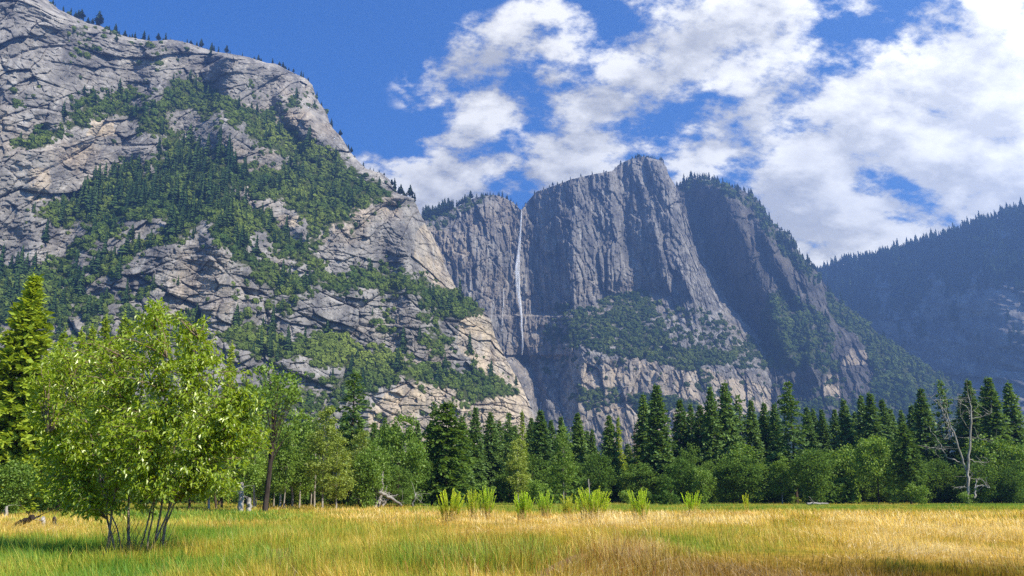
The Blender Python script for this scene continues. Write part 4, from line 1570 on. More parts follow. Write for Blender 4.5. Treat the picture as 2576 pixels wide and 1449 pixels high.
for i in range(30):
    skyline_tree(dW, 1064 + i * 2.6 + q.uniform(-1, 1), q.uniform(18, 42), 'tall dark pine in the saddle left of the waterfall', 'pines in the saddle', q)
for i in range(8):
    skyline_tree(dW, 1150 + i * 5 + q.uniform(-2, 2), q.uniform(14, 26), 'tall dark pine in the saddle left of the waterfall', 'pines in the saddle', q)
for i in range(16):
    skyline_tree(dW, 1194 + i * 7 + q.uniform(-3, 3), q.uniform(7, 17), 'small pine on the rounded knob left of the waterfall', 'pines on the knob', q)
for x in (1316, 1322, 1345, 1367, 1382, 1390, 1402, 1415, 1435, 1461, 1490, 1519, 1525, 1548, 1562):
    skyline_tree(dW, x, q.uniform(6, 14), 'tiny pine on the sloping rim right of the waterfall', 'pines on the sloping rim', q)
for i in range(22):
    skyline_tree(dW, 1585 + i * 4 + q.uniform(-2, 2), q.uniform(6, 14), 'tiny pine on the summit of the great pinnacle', 'pines on the pinnacle summit', q)
for i in range(58):
    x = 1706 + i * 6.1 + q.uniform(-3, 3)
    skyline_tree(dP, x, q.uniform(9, 20), 'small pine on the rim of the dark peak behind the pinnacle', 'pines on the dark peak', q)
for i in range(112):
    x = 2056 + i * 4.75 + q.uniform(-2, 2)
    skyline_tree(dR, x, q.uniform(13, 30), 'dark conifer on the skyline of the right ridge', 'conifers along the right ridge', q)


# ------------------------------------------------------------------ dead wood
def limb_mesh(name, lines, Y, mat, r0, dy=0.0, twigs=0, seed=1, conv=lambda x, y: (x, y)):
    """dead limbs measured as polylines; each keeps its own depth"""
    q = np.random.default_rng(seed)
    b = Bag()
    for i, (ra, rb, ln) in enumerate(lines):
        pts = []
        off = q.normal() * dy
        for j, (x, y) in enumerate(ln):
            X, Y_, Z = at(*conv(x, y), Y)
            pts.append((X, Y + off * (j / max(1, len(ln) - 1)), Z))
        pts = np.array(pts)
        k = np.linspace(0, len(pts) - 1, len(pts) * 3)
        pts = np.stack([np.interp(k, np.arange(len(pts)), pts[:, c]) for c in range(3)], -1)
        pts[1:-1] += q.normal(size=(len(pts) - 2, 3)) * r0 * .25
        b.tube(pts, np.linspace(ra, rb, len(pts)) * r0, 7)
        for _ in range(twigs if i else 2):
            j = q.integers(len(pts) // 3, len(pts))
            e = pts[j] + q.normal(size=3) * np.array([1, 1, .6]) * r0 * 5 + np.array([0, 0, r0 * 1.5])
            b.tube(curve(pts[j], e, q.normal(size=3) * r0, 4), np.linspace(.13, .05, 4) * r0, 4, False)
    return b


def placed(name, bag, mat, origin, label, cat, group=None, smooth=True):
    me = bag.mesh(name, mat, smooth)
    o = link(name, me)
    v = np.array(origin, float)
    from mathutils import Matrix
    me.transform(Matrix.Translation(-v))
    o.location = v
    tag(o, label, cat, group)
    return o


c7 = lambda x, y: (1886.8 + .3924 * x, 880.5 + .3924 * y)
c5 = lambda x, y: (629 + .3924 * x, 880.5 + .3924 * y)
dt = limb_mesh('dead_tree', [
    (1.0, .30, [(1395, 985), (1395, 890), (1392, 780), (1395, 640), (1405, 480), (1402, 420), (1395, 360), (1372, 280)]),
    (.62, .22, [(1388, 780), (1350, 680), (1310, 570), (1275, 500), (1245, 420), (1195, 365), (1185, 330)]),
    (.28, .10, [(1245, 420), (1235, 360), (1215, 320), (1192, 285)]),
    (.40, .14, [(1385, 745), (1330, 710), (1280, 690), (1255, 640), (1250, 600), (1210, 540), (1185, 480)]),
    (.24, .08, [(1255, 640), (1200, 630), (1160, 622)]), (.25, .08, [(1303, 555), (1312, 520), (1305, 470)]),
    (.25, .1, [(1402, 425), (1440, 410), (1430, 375)]), (.25, .08, [(1405, 440), (1470, 430), (1540, 404)]),
    (.24, .08, [(1275, 500), (1290, 440), (1287, 405), (1345, 470)]), (.24, .08, [(1397, 375), (1350, 330), (1356, 275)]),
    (.22, .08, [(1402, 395), (1392, 330), (1386, 270)]), (.26, .08, [(1400, 560), (1440, 566), (1505, 600)]),
    (.22, .08, [(1250, 420), (1255, 340), (1240, 290)]), (.26, .08, [(1398, 700), (1450, 715), (1545, 720)]),
    (.22, .08, [(1398, 760), (1430, 770), (1470, 800), (1458, 830)]), (.2, .07, [(1330, 600), (1280, 560), (1230, 575)]),
    (.2, .07, [(1398, 500), (1350, 450), (1310, 380), (1290, 330)])],
    131, M_DEAD, .24, 1.6, 6, 4, c7)
placed('dead_tree', dt, M_DEAD, at(*c7(1395, 970), 131), 'bare white dead tree with forked branches at the right forest edge', 'dead tree')
fb = limb_mesh('fallen_branch', [(.5, .2, [(1436, 948), (1450, 890), (1462, 830)]), (.4, .12, [(1440, 885), (1480, 868), (1530, 884)]), (.3, .1, [(1345, 890), (1360, 870), (1380, 880)])],
               129.5, M_DEAD, .30, .6, 4, 6, c7)
placed('fallen_branch', fb, M_DEAD, at(*c7(1440, 940), 129.5), 'broken pale branch leaning at the foot of the white dead tree', 'branch')
lg = limb_mesh('fallen_tree', [
    (1.0, .45, [(822, 908), (860, 925), (900, 942), (940, 968), (975, 1000)]), (.6, .2, [(850, 1000), (872, 965), (895, 938), (935, 934), (945, 925)]),
    (.7, .3, [(800, 1010), (830, 960), (850, 975), (880, 960)]), (.4, .12, [(785, 955), (790, 985), (803, 1008)]), (.3, .1, [(900, 942), (890, 915), (850, 905)])],
    97, M_DEAD, .22, .8, 4, 7, c5)
placed('fallen_tree', lg, M_DEAD, at(*c5(870, 1000), 97), 'tangle of weathered fallen trunk and branches at the meadow edge', 'fallen tree')
sb = limb_mesh('fallen_branch', [(.5, .12, [(1043, 1000), (1058, 955), (1078, 922)]), (.3, .1, [(1058, 955), (1062, 930), (1055, 915)])], 96, M_DEAD, .2, .4, 4, 8, c5)
placed('fallen_branch', sb, M_DEAD, at(*c5(1045, 1000), 96), 'small bare branch sticking up right of the fallen trunk', 'branch')
for k_, (ln, lab, m_) in enumerate((
        ([(1.0, .5, [(703, 1012), (715, 940), (722, 860), (726, 800)])], 'thin dead pole with reddish bark, left of the fallen trunk', M_TRUNK),
        ([(1.0, .5, [(815, 1012), (838, 940), (846, 850), (850, 780)])], 'thin leaning dead pole rising out of the fallen trunk tangle', M_DEAD),
        ([(1.0, .5, [(733, 990), (737, 900), (740, 830)])], 'thin pale pole beside the reddish dead pole', M_DEAD))):
    b = limb_mesh('dead_pole', ln, 98, m_, .19, .3, 4, 20 + k_, c5)
    placed('dead_pole', b, m_, at(*c5(*ln[0][2][0]), 98), lab, 'dead trunk')
b = limb_mesh('snag', [(1.0, .8, [(1481, 1270), (1481, 1235), (1480, 1205)]), (.4, .1, [(1481, 1225), (1487, 1215)])], 128, M_DEAD, .13, .3, 3, 31)
placed('snag', b, M_DEAD, at(1481, 1268, 128), 'short grey dead snag behind the weeds right of centre', 'snag')
b = limb_mesh('snag', [(1.25, .75, [(604, 1290), (605, 1265), (607, 1240), (606, 1215)]), (.5, .1, [(606, 1262), (613, 1250), (612, 1238)])], 80, M_DEAD, .20, .2, 2, 32)
placed('snag', b, M_DEAD, at(604, 1288, 80), 'white broken snag beside the dark leaning trunk', 'snag')
b = limb_mesh('stump', [(1.2, .95, [(626, 1288), (627, 1270), (628, 1252)])], 82, M_DEAD, .22, .1, 0, 33)
placed('stump', b, M_DEAD, at(626, 1286, 82), 'grey stump right of the white broken snag', 'stump')
b = limb_mesh('stump', [(1.05, .7, [(2093, 1272), (2092, 1256), (2088, 1243)]), (.5, .2, [(2094, 1252), (2097, 1243)])], 140, M_TRUNK, .42, .2, 0, 34)
placed('stump', b, M_TRUNK, at(2092, 1268, 140), 'dark upright stump standing alone in the green far grass', 'stump')
b = limb_mesh('stump', [(1.3, .6, [(905, 1278), (906, 1266), (907, 1254)]), (.5, .3, [(904, 1270), (899, 1262)])], 96, M_LOG, .24, .1, 0, 35)
placed('stump', b, M_LOG, at(905, 1276, 96), 'burnt stump at the foot of the reddish dead pole', 'stump')
b = limb_mesh('log', [(1.0, .8, [(40, 1322), (58, 1313), (76, 1308), (92, 1300)]), (.35, .1, [(85, 1305), (95, 1297)])], 43, M_LOG, .15, .3, 1, 36)
placed('log', b, M_LOG, at(60, 1316, 43), 'dark charred log lying in the grass at the left edge', 'log')
for k_, (x, y, lab) in enumerate(((109, 1312, 'small pale broken stump right of the charred log'), (138, 1313, 'dark broken stump left of the leafy front tree'), (14, 1296, 'pale stump at the left edge behind the charred log'))):
    Y_ = (44, 44, 55)[k_]
    b = limb_mesh('stump', [(1.2, .7, [(x, y + 12), (x + 1, y - 2), (x + 2, y - (10, 11, 22)[k_])]), (.6, .25, [(x - 3, y + 8), (x - 6, y - 4)])], Y_, (M_DEAD, M_LOG, M_DEAD)[k_], .11, .1, 1, 40 + k_)
    placed('stump', b, (M_DEAD, M_LOG, M_DEAD)[k_], at(x, y + 10, Y_), lab, 'stump')
b = limb_mesh('log', [(1.0, .6, [(2030, 1267), (2055, 1266), (2085, 1267)]), (.5, .2, [(2040, 1266), (2048, 1263)])], 120, M_DEAD, .18, .5, 2, 50)
placed('log', b, M_DEAD, at(2055, 1267, 120), 'pale driftwood log in the far green grass left of the dark stump', 'log')
for k_, (x0_, lab) in enumerate(((525, 'thin straight trunk in the shade right of the leafy front tree'), (545, 'thin dark trunk leaning left, right of the leafy front tree'),
                                 (640, 'thin pale trunk left of the charred leaning trunk'), (702, 'thin pale trunk first right of the charred leaning trunk'),
                                 (736, 'thin trunk second right of the charred leaning trunk'), (790, 'pale trunk below the golden green column tree'))):
    Y_ = 88 + 3 * k_
    ln = [(1.0, .6, [(x0_, 1285), (x0_ + (2, -6, 1, 4, -2, 3)[k_], 1210), (x0_ + (3, -14, 2, 9, 2, 5)[k_], 1110)])]
    b = limb_mesh('bare_trunk', ln, Y_, M_PALE, .13, .2, 2, 60 + k_)
    placed('bare_trunk', b, (M_PALE, M_TRUNK)[k_ == 1], at(x0_, 1284, Y_), lab, 'trunk')

# ------------------------------------------------------------------ leafy tree in front (many stems)
M_FRONT = leaf_material('fresh_leaves', (.175, .275, .012), (.42, .50, .032), .5, gloss=.045, rough=.38)
M_STEM = bark_material('young_bark', (.085, .065, .045), (.36, .30, .23), 9, .3)
M_TWIG = bark_material('twig_bark', (.10, .07, .045), (.24, .18, .12), 9, .3)
q = np.random.default_rng(404)
FY = 23.2
OUT = [(75, 960), (95, 885), (150, 862), (215, 845), (270, 830), (330, 815), (352, 778), (385, 742), (425, 772), (450, 808), (500, 815), (538, 793), (562, 806), (532, 850), (548, 885),
       (592, 905), (630, 945), (652, 990), (672, 1050), (690, 1090), (705, 1112), (660, 1150), (625, 1200), (590, 1235), (520, 1240), (420, 1252), (330, 1272), (240, 1292),
       (150, 1285), (105, 1250), (60, 1190), (90, 1120), (70, 1040)]
fx, fy_ = ground(330, 1402)
root = bpy.data.objects.new('leafy_tree', None)
COL.objects.link(root)
base = np.array([float(uv(330, 1400)[0]) * FY, FY, 0.0])
base[2] = float(gz(base[:1], base[1:2])[0])
root.location = base
tag(root, 'bushy bright green young tree with many thin stems in the left foreground', 'tree')


def loc(px, py, d):
    """offset from the tree's foot of a measured pixel, d metres nearer (-) or farther"""
    u, v = uv(px, py)
    Y = FY + d
    return np.array([float(u) * Y, Y, CAMZ + float(v) * Y]) - base


stems = []
for (bx, by, tx, ty, d0, d1, r) in ((262, 1420, 330, 990, -.3, -.7, .055), (293, 1398, 180, 960, .1, .9, .045), (300, 1392, 120, 1090, -.2, -1.5, .035),
                                     (325, 1385, 400, 780, .3, .2, .05), (332, 1380, 270, 870, .5, 1.4, .04), (345, 1390, 500, 850, .1, -1.3, .042),
                                     (370, 1392, 420, 900, -.2, -1.6, .04), (376, 1388, 540, 1000, .4, 1.6, .05), (383, 1385, 545, 830, .0, .3, .05),
                                     (398, 1378, 620, 1040, .2, -.8, .042), (405, 1384, 470, 960, .5, 1.9, .04), (315, 1395, 230, 1080, .2, 1.9, .035)):
    p0, p1 = loc(bx, by, d0), loc(tx, ty, d1)
    p0[2] = -.05
    mid = (q.normal() * .12, q.normal() * .12, .15)
    pts = curve(p0, p1, mid, 12)
    pts[1:-1] += q.normal(size=(10, 3)) * .025
    b = Bag()
    b.tube(pts, np.linspace(r, r * .25, 12) * .6, 7)
    link('stem', b.mesh('stem', M_STEM, True), root)
    stems.append(pts)
SP = np.concatenate(stems)
# side branches fill the outline; leaves sit along them
tw, lf = Bag(), Bag()
count = 0
L_, R_ = [], []
ends = []
while count < 760:
    px_, py_ = q.uniform(55, 705), q.uniform(742, 1295)
    if not inpoly(np.array([px_]), np.array([py_]), OUT)[0]:
        continue
    half = 2.5 * math.sqrt(max(.04, 1 - ((px_ - 370) / 330) ** 2)) * math.sqrt(max(.06, 1 - abs((py_ - 1040) / 305) ** 2.4))
    d_ = half * (q.uniform(-1, 1) if q.uniform() < .5 else -q.uniform(.35, 1))
    e = loc(px_, py_, d_)
    if float(fbm(np.array([e[0] / 1.1]), np.array([e[1] / 1.1]), np.array([e[2] / .9]), 2)[0]) < -.20:
        continue
    count += 1
    dd = np.linalg.norm(SP - e, axis=1) + np.where(SP[:, 2] > e[2] - .1, 2.0, 0)
    dd = dd + np.where(SP[:, 2] < .9, 1.5, 0)
    s = SP[dd.argmin()]
    dist = np.linalg.norm(e - s)
    pts = curve(s, e, (0, 0, .10 * dist), 7)
    pts[1:] += q.normal(size=(6, 3)) * .02
    tw.tube(pts, np.linspace(.016 + .004 * dist, .004, 7), 4, False)
    ends.append((pts, dist))
for pts, dist in ends:
    n = int(q.uniform(30, 46))
    t0 = max(.25, 1 - 1.0 / max(dist, .3))
    tt = np.sort(q.uniform(t0, 1.03, n)) * 6
    c = np.stack([np.interp(tt, np.arange(7), pts[:, i]) for i in range(3)], -1)
    c = c + q.normal(size=(n, 3)) * .085
    ax = pts[-1] - pts[-2]
    ax = ax / (np.linalg.norm(ax) + 1e-9)
    d = q.normal(size=(n, 3)) * .75 + ax * .55 + np.array([0, 0, -.55])
    d /= np.linalg.norm(d, axis=1)[:, None]
    upv = np.array([0, 0, 1.0]) + q.normal(size=(n, 3)) * .55
    w_ = np.cross(d, upv)
    w_ /= np.linalg.norm(w_, axis=1)[:, None] + 1e-9
    nn = np.cross(w_, d)
    s = q.uniform(.095, .17, (n, 1))
    wd = s * q.uniform(.19, .26, (n, 1))
    tip = c + d * s - nn * s * .14
    m = c + d * s * .42
    lft = m + w_ * wd + nn * wd * .35
    rgt = m - w_ * wd + nn * wd * .35
    lf.tris(np.stack([c, tip, lft], 1))
    lf.tris(np.stack([c, rgt, tip], 1))
link('branches', tw.mesh('branches', M_TWIG, True), root)
# thin bare shoots round the foot
bare = Bag()
for i in range(34):
    a = q.uniform(215, 420)
    p0 = loc(a, 1400, q.normal() * .4)
    p0[2] = -.03
    tx = a + q.uniform(-60, 75)
    p1 = loc(tx, q.uniform(1255, 1350), q.normal() * .8)
    bare.tube(curve(p0, p1, (q.normal() * .1, 0, .05), 6) + q.normal(size=(6, 3)) * .012, np.linspace(.011, .003, 6), 4, False)
link('shoots', bare.mesh('shoots', M_TWIG, True), root)
cr = link('leaves', lf.mesh('leaves', M_FRONT), root)

# ------------------------------------------------------------------ meadow: colour zones, in measured pixels
#        px    py    rx   ry   gold  height  cover
ZONES = [(100, 1322, 190, 24, .88, .8, 1), (60, 1425, 170, 26, .10, .75, 1), (330, 1420, 200, 35, .28, .75, 1), (480, 1300, 260, 17, .12, .8, 1), (560, 1400, 120, 40, .38, 1, 1),
         (850, 1284, 210, 10, .80, .9, 1), (1040, 1305, 190, 22, .78, 1, 1), (1400, 1328, 430, 26, 1.12, .36, .6), (1640, 1318, 220, 20, 1.2, .3, .5),
         (2150, 1310, 520, 34, .90, 1, 1), (1990, 1312, 60, 22, .35, 1.1, 1), (2330, 1340, 330, 16, 1.0, .6, .8), (1000, 1390, 330, 36, .42, 1, 1),
         (1160, 1425, 170, 30, .16, 1, 1), (1560, 1415, 140, 40, .80, .9, 1), (2200, 1440, 600, 48, .86, .34, .26), (1750, 1352, 300, 18, .52, .85, 1),
         (2300, 1385, 400, 14, .95, .4, .5), (2260, 1440, 50, 18, .2, .9, .9), (720, 1345, 240, 30, .40, 1, 1), (850, 1440, 120, 30, .30, 1, 1)]


def zones(x, y):
    Y = np.maximum(np.asarray(y, float), 4)
    px, py = pix(x / Y, -CAMZ / Y)
    w0 = .25
    g = .45 * w0 + 0 * px
    hh = .9 * w0 + 0 * px
    cv = 1.0 * w0 + 0 * px
    W_ = w0 + 0 * px
    for (zx, zy, rx, ry, gg, h_, c_) in ZONES:
        k = np.exp(-((px - zx) / rx) ** 2 - ((py - zy) / ry) ** 2) * 2.0
        g = g + gg * k
        hh = hh + h_ * k
        cv = cv + c_ * k
        W_ = W_ + k
    g, hh, cv = g / W_, hh / W_, cv / W_
    far = np.clip((y - 72) / 14, 0, 1) * np.clip((px - 950) / 150, 0, 1)
    g = g * (1 - far) + .30 * far
    hh = hh * (1 - far) + .65 * far
    g = g - .05 * np.clip((1500 - px) / 400, 0, 1) * np.clip((py - 1330) / 30, 0, 1)
    n = fbm(x / 3.5, y / 6.0, 0 * x + 4.4, 4, .6)
    n2 = fbm(x / 14., y / 22.0, 0 * x + 1.4, 3, .6)
    g = np.clip(g + .95 * n + .40 * n2, 0, 1.15)
    return g, hh, cv, n


def browning_shade(x, y):
    """how far the grass is dead, brown and darkened by painted shade (trampled strip on the right)"""
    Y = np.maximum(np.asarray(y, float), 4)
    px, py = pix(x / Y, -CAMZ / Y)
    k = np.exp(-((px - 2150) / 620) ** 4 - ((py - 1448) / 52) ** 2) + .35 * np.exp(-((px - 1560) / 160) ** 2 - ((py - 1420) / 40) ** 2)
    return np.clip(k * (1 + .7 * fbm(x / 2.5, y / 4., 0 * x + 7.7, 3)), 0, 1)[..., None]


BROWN_SHADED = np.array([.36, .29, .24])  # brown of the dead grass, darkened further to paint in shade


RAMP_T = np.array([0, .25, .5, .75, 1.0, 1.15, 1.5])
RAMP_C = np.array([(.10, .22, .022), (.20, .31, .030), (.37, .37, .045), (.54, .37, .060), (.70, .49, .130), (.76, .61, .27), (.85, .74, .46)])


def gold_col(g):
    return np.stack([np.interp(g, RAMP_T, RAMP_C[:, i]) for i in range(3)], -1)


# bare soil and low thatch between the blades takes the colour of the grass that grows there
gcol = gold_col(zones(GX.ravel(), GY.ravel())[0]) * .62 * np.array([1.0, .92, .9])
gcol = gcol * (1 - browning_shade(GX.ravel(), GY.ravel()) * (1 - BROWN_SHADED))
me = ground_o.data
at_ = me.attributes.new('col', 'FLOAT_COLOR', 'POINT')
at_.data.foreach_set('color', np.concatenate([gcol, np.ones((len(gcol), 1))], 1).astype(np.float32).ravel())
t = NT(gm.node_tree)
A = t.node('ShaderNodeAttribute', attribute_name='col').outputs['Color']
P = t.node('ShaderNodeNewGeometry').outputs['Position']
nn = t.noise(P, 1.6, 8, .72)
c = t.mix(1.0, A, t.mapr(nn, .3, .7, .55, 1.35), 'MULTIPLY')
c = t.mix(t.mapr(t.noise(P, .7, 4, .6), .55, .75, 0, .5), c, (.13, .085, .04, 1))
t.l.new(c, [n_ for n_ in t.n if n_.type == 'BSDF_DIFFUSE'][0].inputs[0])

PATHS = [[(775, 1545), (752, 1500), (738, 1462), (722, 1430), (706, 1402), (694, 1380)], [(1335, 1470), (1385, 1440), (1440, 1415), (1490, 1395)]]
PATH_W = [.40, .36]
path_xy = []
pm, t, out = new_mat('path_soil')
P = t.node('ShaderNodeNewGeometry').outputs['Position']
c = t.mix(t.noise(P, 5, 8, .7), (.085, .052, .028, 1), (.26, .17, .085, 1))
b_ = t.node('ShaderNodeBump')
b_.inputs['Distance'].default_value = .05
t.put(b_.inputs['Height'], t.noise(P, 6, 6, .7))
bs = t.node('ShaderNodeBsdfDiffuse')
t.put(bs.inputs[0], c)
t.l.new(b_.outputs[0], bs.inputs['Normal'])
t.l.new(bs.outputs[0], out.inputs[0])
for ln, pw in zip(PATHS, PATH_W):
    g_ = np.array([ground(*p) for p in ln])
    k = np.linspace(0, len(g_) - 1, 40)
    g_ = np.stack([np.interp(k, np.arange(len(g_)), g_[:, i]) for i in range(2)], -1)
    path_xy.append((g_, pw))
    side = np.linspace(-1, 1, 7)
    d = np.gradient(g_, axis=0)
    d /= np.linalg.norm(d, axis=1)[:, None]
    nx_ = np.stack([d[:, 1], -d[:, 0]], -1)
    wob = pw * (1 + .35 * fbm(k / 2, k * 0, k * 0, 3))
    XY = g_[:, None] + nx_[:, None] * (side[None, :, None] * wob[:, None, None])
    ZZ = gz(XY[..., 0], XY[..., 1]) + .012 + .02 * (side ** 2)[None]
    idx = np.arange(ZZ.size).reshape(ZZ.shape)
    f = np.stack([idx[:-1, :-1], idx[:-1, 1:], idx[1:, 1:], idx[1:, :-1]], -1).reshape(-1, 4)
    tag(link('path', np_mesh('path', np.concatenate([XY, ZZ[..., None]], -1).reshape(-1, 3), f, [pm], True)), kind='structure')


def blades(name, n, y0, y1, width, hmul, seed, label, lie=0.0, only=None, power=1.6, xr=.74, gadd=0.0, mat=None, dark=1.0):
    q = np.random.default_rng(seed)
    e = 1 - power
    r = q.uniform(0, 1, n)
    y = (y0 ** e + r * (y1 ** e - y0 ** e)) ** (1 / e)
    x = q.uniform(-xr, xr, n) * y
    g, hh, cv, nz = zones(x, y)
    keep = q.uniform(0, 1, n) < np.clip(cv * (1 + .8 * nz), .05, 1)
    for g_, pw in path_xy:
        dmin = np.full(n, 9.)
        for i in range(0, len(g_), 2):
            dmin = np.minimum(dmin, np.hypot(x - g_[i, 0], y - g_[i, 1]))
        keep &= (dmin > pw * q.uniform(.5, 1.3, n)) | (q.uniform(0, 1, n) < .12)
    if only is not None:
        keep &= only(x, y, g, q)
    x, y, g, hh, nz = [a[keep] for a in (x, y, g, hh, nz)]
    n = len(x)
    z = gz(x, y)
    tus = fbm(x / .9, y / 1.3, 0 * x + 12.2, 3, .6)
    h = hmul * hh * q.uniform(.5, 1.3, n) * np.clip(1 + .5 * nz + 1.0 * tus, .3, 2.2)
    h = np.maximum(h, .06)
    wd = width * q.uniform(.6, 1.4, n)
    a = q.uniform(0, 6.283, n)
    lean = (q.normal(size=n) * .30 + .30) * h
    a = a * .35 + 6 * fbm(x / 5, y / 7, x * 0 + 3.9, 2) + 2.6
    if lie:
        a = fbm(x / 2.5, y / 2.5, x * 0 + 6.6, 2) * 9 + q.normal(size=n) * .5
        lean = h * q.uniform(.75, 1.1, n) * lie
        hz_ = h * q.uniform(.10, .40, n)
    else:
        hz_ = h * .97
    lx, ly = np.cos(a), np.sin(a)
    fa = q.uniform(0, 6.283, n)
    wx, wy = np.cos(fa) * wd * .5, np.sin(fa) * wd * .5
    B = np.stack([x, y, z - .02], -1)
    Wv = np.stack([wx, wy, 0 * wx], -1)
    M_ = B + np.stack([lx * lean * .35, ly * lean * .35, hz_ * .58], -1)
    Tp = B + np.stack([lx * lean, ly * lean, hz_ + .02], -1)
    q1 = np.stack([B - Wv, B + Wv, M_ + Wv * .75, M_ - Wv * .75], 1)
    V = np.concatenate([q1, Tp[:, None]], 1)
    idx = np.arange(n * 5).reshape(n, 5)
    c = gold_col(np.clip(g + gadd + q.normal(size=n) * .20, 0, 1.5)) * q.uniform(.62, 1.3, n)[:, None] * np.array([1, dark, dark]) * dark
    c = c * (1 - browning_shade(x, y) * (1 - BROWN_SHADED))
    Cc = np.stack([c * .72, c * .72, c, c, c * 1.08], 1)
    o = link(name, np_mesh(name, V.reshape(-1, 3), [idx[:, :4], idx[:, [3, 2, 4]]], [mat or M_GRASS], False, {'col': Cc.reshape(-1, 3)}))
    tag(o, label, 'grass', None, 'stuff')
    return o


M_GRASS = leaf_material('grass_blades', (0, 0, 0), (1, 1, 1), .40, attr='col', gloss=.02)
blades('meadow_grass', 210000, 14.5, 48, .012, .36, 1, 'tall yellow green meadow grass in the foreground', power=1.9)
blades('meadow_grass', 130000, 44, 175, .040, .34, 2, 'yellow and green meadow grass stretching to the forest', power=1.75)
blades('dry_grass', 75000, 15, 70, .026, .75, 3, 'flattened straw coloured dry grass lying in mats', 1.0,
       lambda x, y, g, q: (g > .72) & (q.uniform(0, 1, len(x)) < .9), 1.8, .74, .30)
blades('seeding_grass', 20000, 15, 60, .008, .62, 4, 'thin pale grass stalks rising above the meadow', 0.0, None, 1.8, .74, .18)

# ------------------------------------------------------------------ tall weeds on the hummock
M_WEED = leaf_material('weed_leaves', (.13, .20, .02), (.32, .36, .05), .5, attr='col')


M_STRAW = bark_material('straw_stalk', (.40, .28, .09), (.64, .48, .20), 9, .3)


def weed(px, ybase, ytop, wpx, n, label, seed, bend=0.0):
    q = np.random.default_rng(seed)
    x, y = ground(px, ybase, .12)
    z = float(gz(np.array([x]), np.array([y]))[0])
    H = CAMZ + float(uv(px, ytop)[1]) * y - z
    Wd = wpx / F * y * .5
    root = bpy.data.objects.new('weed', None)
    COL.objects.link(root)
    root.location = (x, y, z)
    tag(root, label, 'weed', 'tall weeds on the straw hummock')
    st, lv = Bag(), Bag()
    bend = bend + q.normal() * .07
    tintk = np.array([q.uniform(.78, .98), q.uniform(.92, 1.05), q.uniform(.7, 1.2)])
    for i in range(int(n * 1.8)):
        a = q.uniform(0, 6.28)
        r = math.sqrt(q.uniform(0, 1))
        h = H * (.42 + .68 * q.uniform(0, 1) ** .6) * (1 - .15 * r * r)
        b0 = np.array([math.cos(a) * Wd * .6 * r, math.sin(a) * Wd * .6 * r, -.03])
        tp = np.array([math.cos(a) * Wd * r + bend * h * q.uniform(0, 1), math.sin(a) * Wd * r, h])
        pts = curve(b0, tp, (-math.cos(a) * Wd * .12, -math.sin(a) * Wd * .12, .03), 7)
        st.tube(pts, np.linspace(.009, .003, 7), 4, False)
        m = 90
        t = q.uniform(.34, 1.0, m) ** .8
        c = np.stack([np.interp(t * 6, np.arange(7), pts[:, k]) for k in range(3)], -1)
        ang = q.uniform(0, 6.28, m)
        L = .105 * (1.15 - .75 * t) * q.uniform(.6, 1.3, m)
        d = np.stack([np.cos(ang) * .75, np.sin(ang) * .75, q.uniform(.9, 1.8, m)], -1)
        tip = c + d * L[:, None]
        w_ = np.stack([-np.sin(ang), np.cos(ang), 0 * ang], -1) * (.010 + .07 * L)[:, None]
        f = np.clip((t - .3) / .7 + q.normal(size=m) * .12, 0, 1)[:, None]
        col = np.array([.62, .46, .11]) * np.clip(1 - 2.2 * f, 0, 1) + np.array([.42, .52, .045]) * np.clip(np.minimum(2.2 * f, 1.6 - f), 0, 1) + np.array([.62, .64, .08]) * np.clip(f - .6, 0, 1) * 1.6
        mm = c * .55 + tip * .45
        lv.quads(np.stack([c, mm + w_, tip, mm - w_], 1), np.repeat(col * tintk, 4, 0))
        # dry leaves low on the stalk
        m = 9
        t = q.uniform(.03, .42, m)
        c = np.stack([np.interp(t * 6, np.arange(7), pts[:, k]) for k in range(3)], -1)
        ang = q.uniform(0, 6.28, m)
        tip = c + np.stack([np.cos(ang) * .10, np.sin(ang) * .10, q.uniform(-.10, .08, m)], -1)
        w_ = np.stack([-np.sin(ang), np.cos(ang), 0 * ang], -1) * .012
        mm = (c + tip) / 2
        lv.quads(np.stack([c, mm + w_, tip, mm - w_], 1), np.array([.42, .28, .075]))
    dr = Bag()
    for i in range(90):
        a = q.uniform(0, 6.28)
        r0_ = Wd * .7 * math.sqrt(q.uniform(0, 1))
        L = q.uniform(.35, .95)
        b0 = np.array([math.cos(a) * r0_, math.sin(a) * r0_, -.02])
        a2 = a + q.normal() * .6
        k = np.linspace(0, 1, 5)[:, None]
        pts = b0 + np.concatenate([np.cos(a2) * L * k * .8, np.sin(a2) * L * k * .8, L * (1.15 * k - 1.05 * k * k)], 1)
        w_ = np.array([-math.sin(a2), math.cos(a2), 0]) * .011
        for j in range(4):
            dr.quads(np.stack([pts[j] - w_, pts[j] + w_, pts[j + 1] + w_, pts[j + 1] - w_]), np.array([.66, .47, .16]) * q.uniform(.7, 1.25))
    link('dry_leaves', dr.mesh('dry_leaves', M_WEED), root)
    link('stalks', st.mesh('stalks', M_STRAW, True), root)
    link('leaves', lv.mesh('leaves', M_WEED), root)


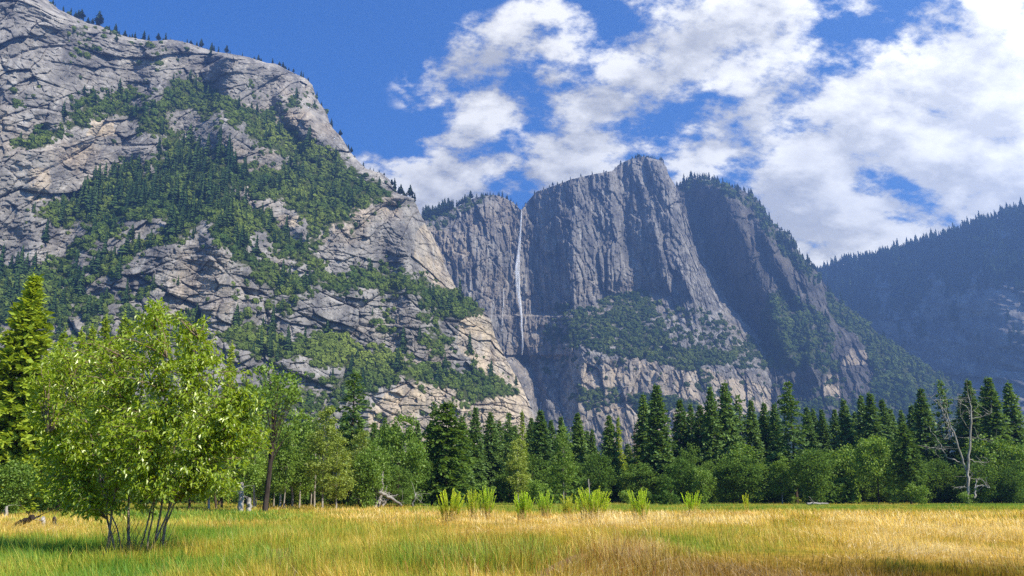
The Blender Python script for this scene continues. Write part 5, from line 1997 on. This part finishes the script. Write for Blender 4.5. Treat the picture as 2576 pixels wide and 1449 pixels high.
for i, (px_, yb, yt, wpx, n, lab, bd) in enumerate((
        (1132, 1322, 1236, 72, 26, 'leftmost clump of tall green weeds on the straw hummock', 0),
        (1190, 1304, 1232, 40, 16, 'dense weed clump second from the left, left half', 0),
        (1224, 1306, 1228, 52, 24, 'dense tall weed clump second from the left, right half', 0),
        (1318, 1320, 1240, 56, 24, 'weed clump with dark brown stalks left of centre of the hummock', 0),
        (1372, 1300, 1238, 50, 22, 'upright weed clump just right of the dark stalked one', 0),
        (1436, 1308, 1246, 52, 18, 'low spreading weed clump left of the biggest fountain shaped one', -.1),
        (1490, 1326, 1230, 100, 34, 'biggest weed clump, arching out like a fountain', .06),
        (1612, 1318, 1232, 66, 22, 'loose weed clump with three tall tips right of the fountain', .02),
        (1744, 1299, 1236, 58, 14, 'sparse thin weed clump standing alone on the right', 0),
        (1880, 1294, 1244, 22, 5, 'single slender weed stalk farthest right', -.1))):
    weed(px_, yb, yt, wpx, n, lab, 500 + i, bd)

# taller golden stalks on the hummock, the weeds stand among them
blades('dry_grass', 16000, 32, 46, .012, 1.15, 14, 'tall golden grass stalks standing round the weeds', 0.0,
       lambda x, y, g, q: np.exp(-((x - 2.8) / 8.5) ** 4 - ((y - 40.) / 4.5) ** 2) * (.4 + fbm(x / 1.3, y / 1.3, 0 * x + 3, 2)) > q.uniform(0, .8, len(x)), 1.8, .40, .12)
blades('seeding_grass', 5200, 15.2, 26, .008, .78, 15, 'dark reddish brown dry stalks in the near grass', 0.0,
       lambda x, y, g, q: np.exp(-((x / y - .04) / .16) ** 4) > q.uniform(0, 1, len(x)), 1.8, .40, .10, None, .55)

# ------------------------------------------------------------------ hazy air
hm, t, out = new_mat('hazy_air')
pv = t.node('ShaderNodeVolumePrincipled')
pv.inputs['Color'].default_value = (.27, .49, 1.0, 1)
pv.inputs['Density'].default_value = HAZE
pv.inputs['Anisotropy'].default_value = 0.5
t.l.new(pv.outputs[0], out.inputs['Volume'])
hx0, hx1, hy0, hy1, hz0, hz1 = -3650, 3650, -1050, 4250, -12, 1480
hv = np.array([(x, y, z) for x in (hx0, hx1) for y in (hy0, hy1) for z in (hz0, hz1)], float)
hf = np.array([(0, 1, 3, 2), (4, 6, 7, 5), (0, 4, 5, 1), (2, 3, 7, 6), (0, 2, 6, 4), (1, 5, 7, 3)])
hz_o = link('haze', np_mesh('haze', hv, hf, [hm]))
tag(hz_o, label='thin blue haze filling the valley air', cat='haze', kind='stuff')
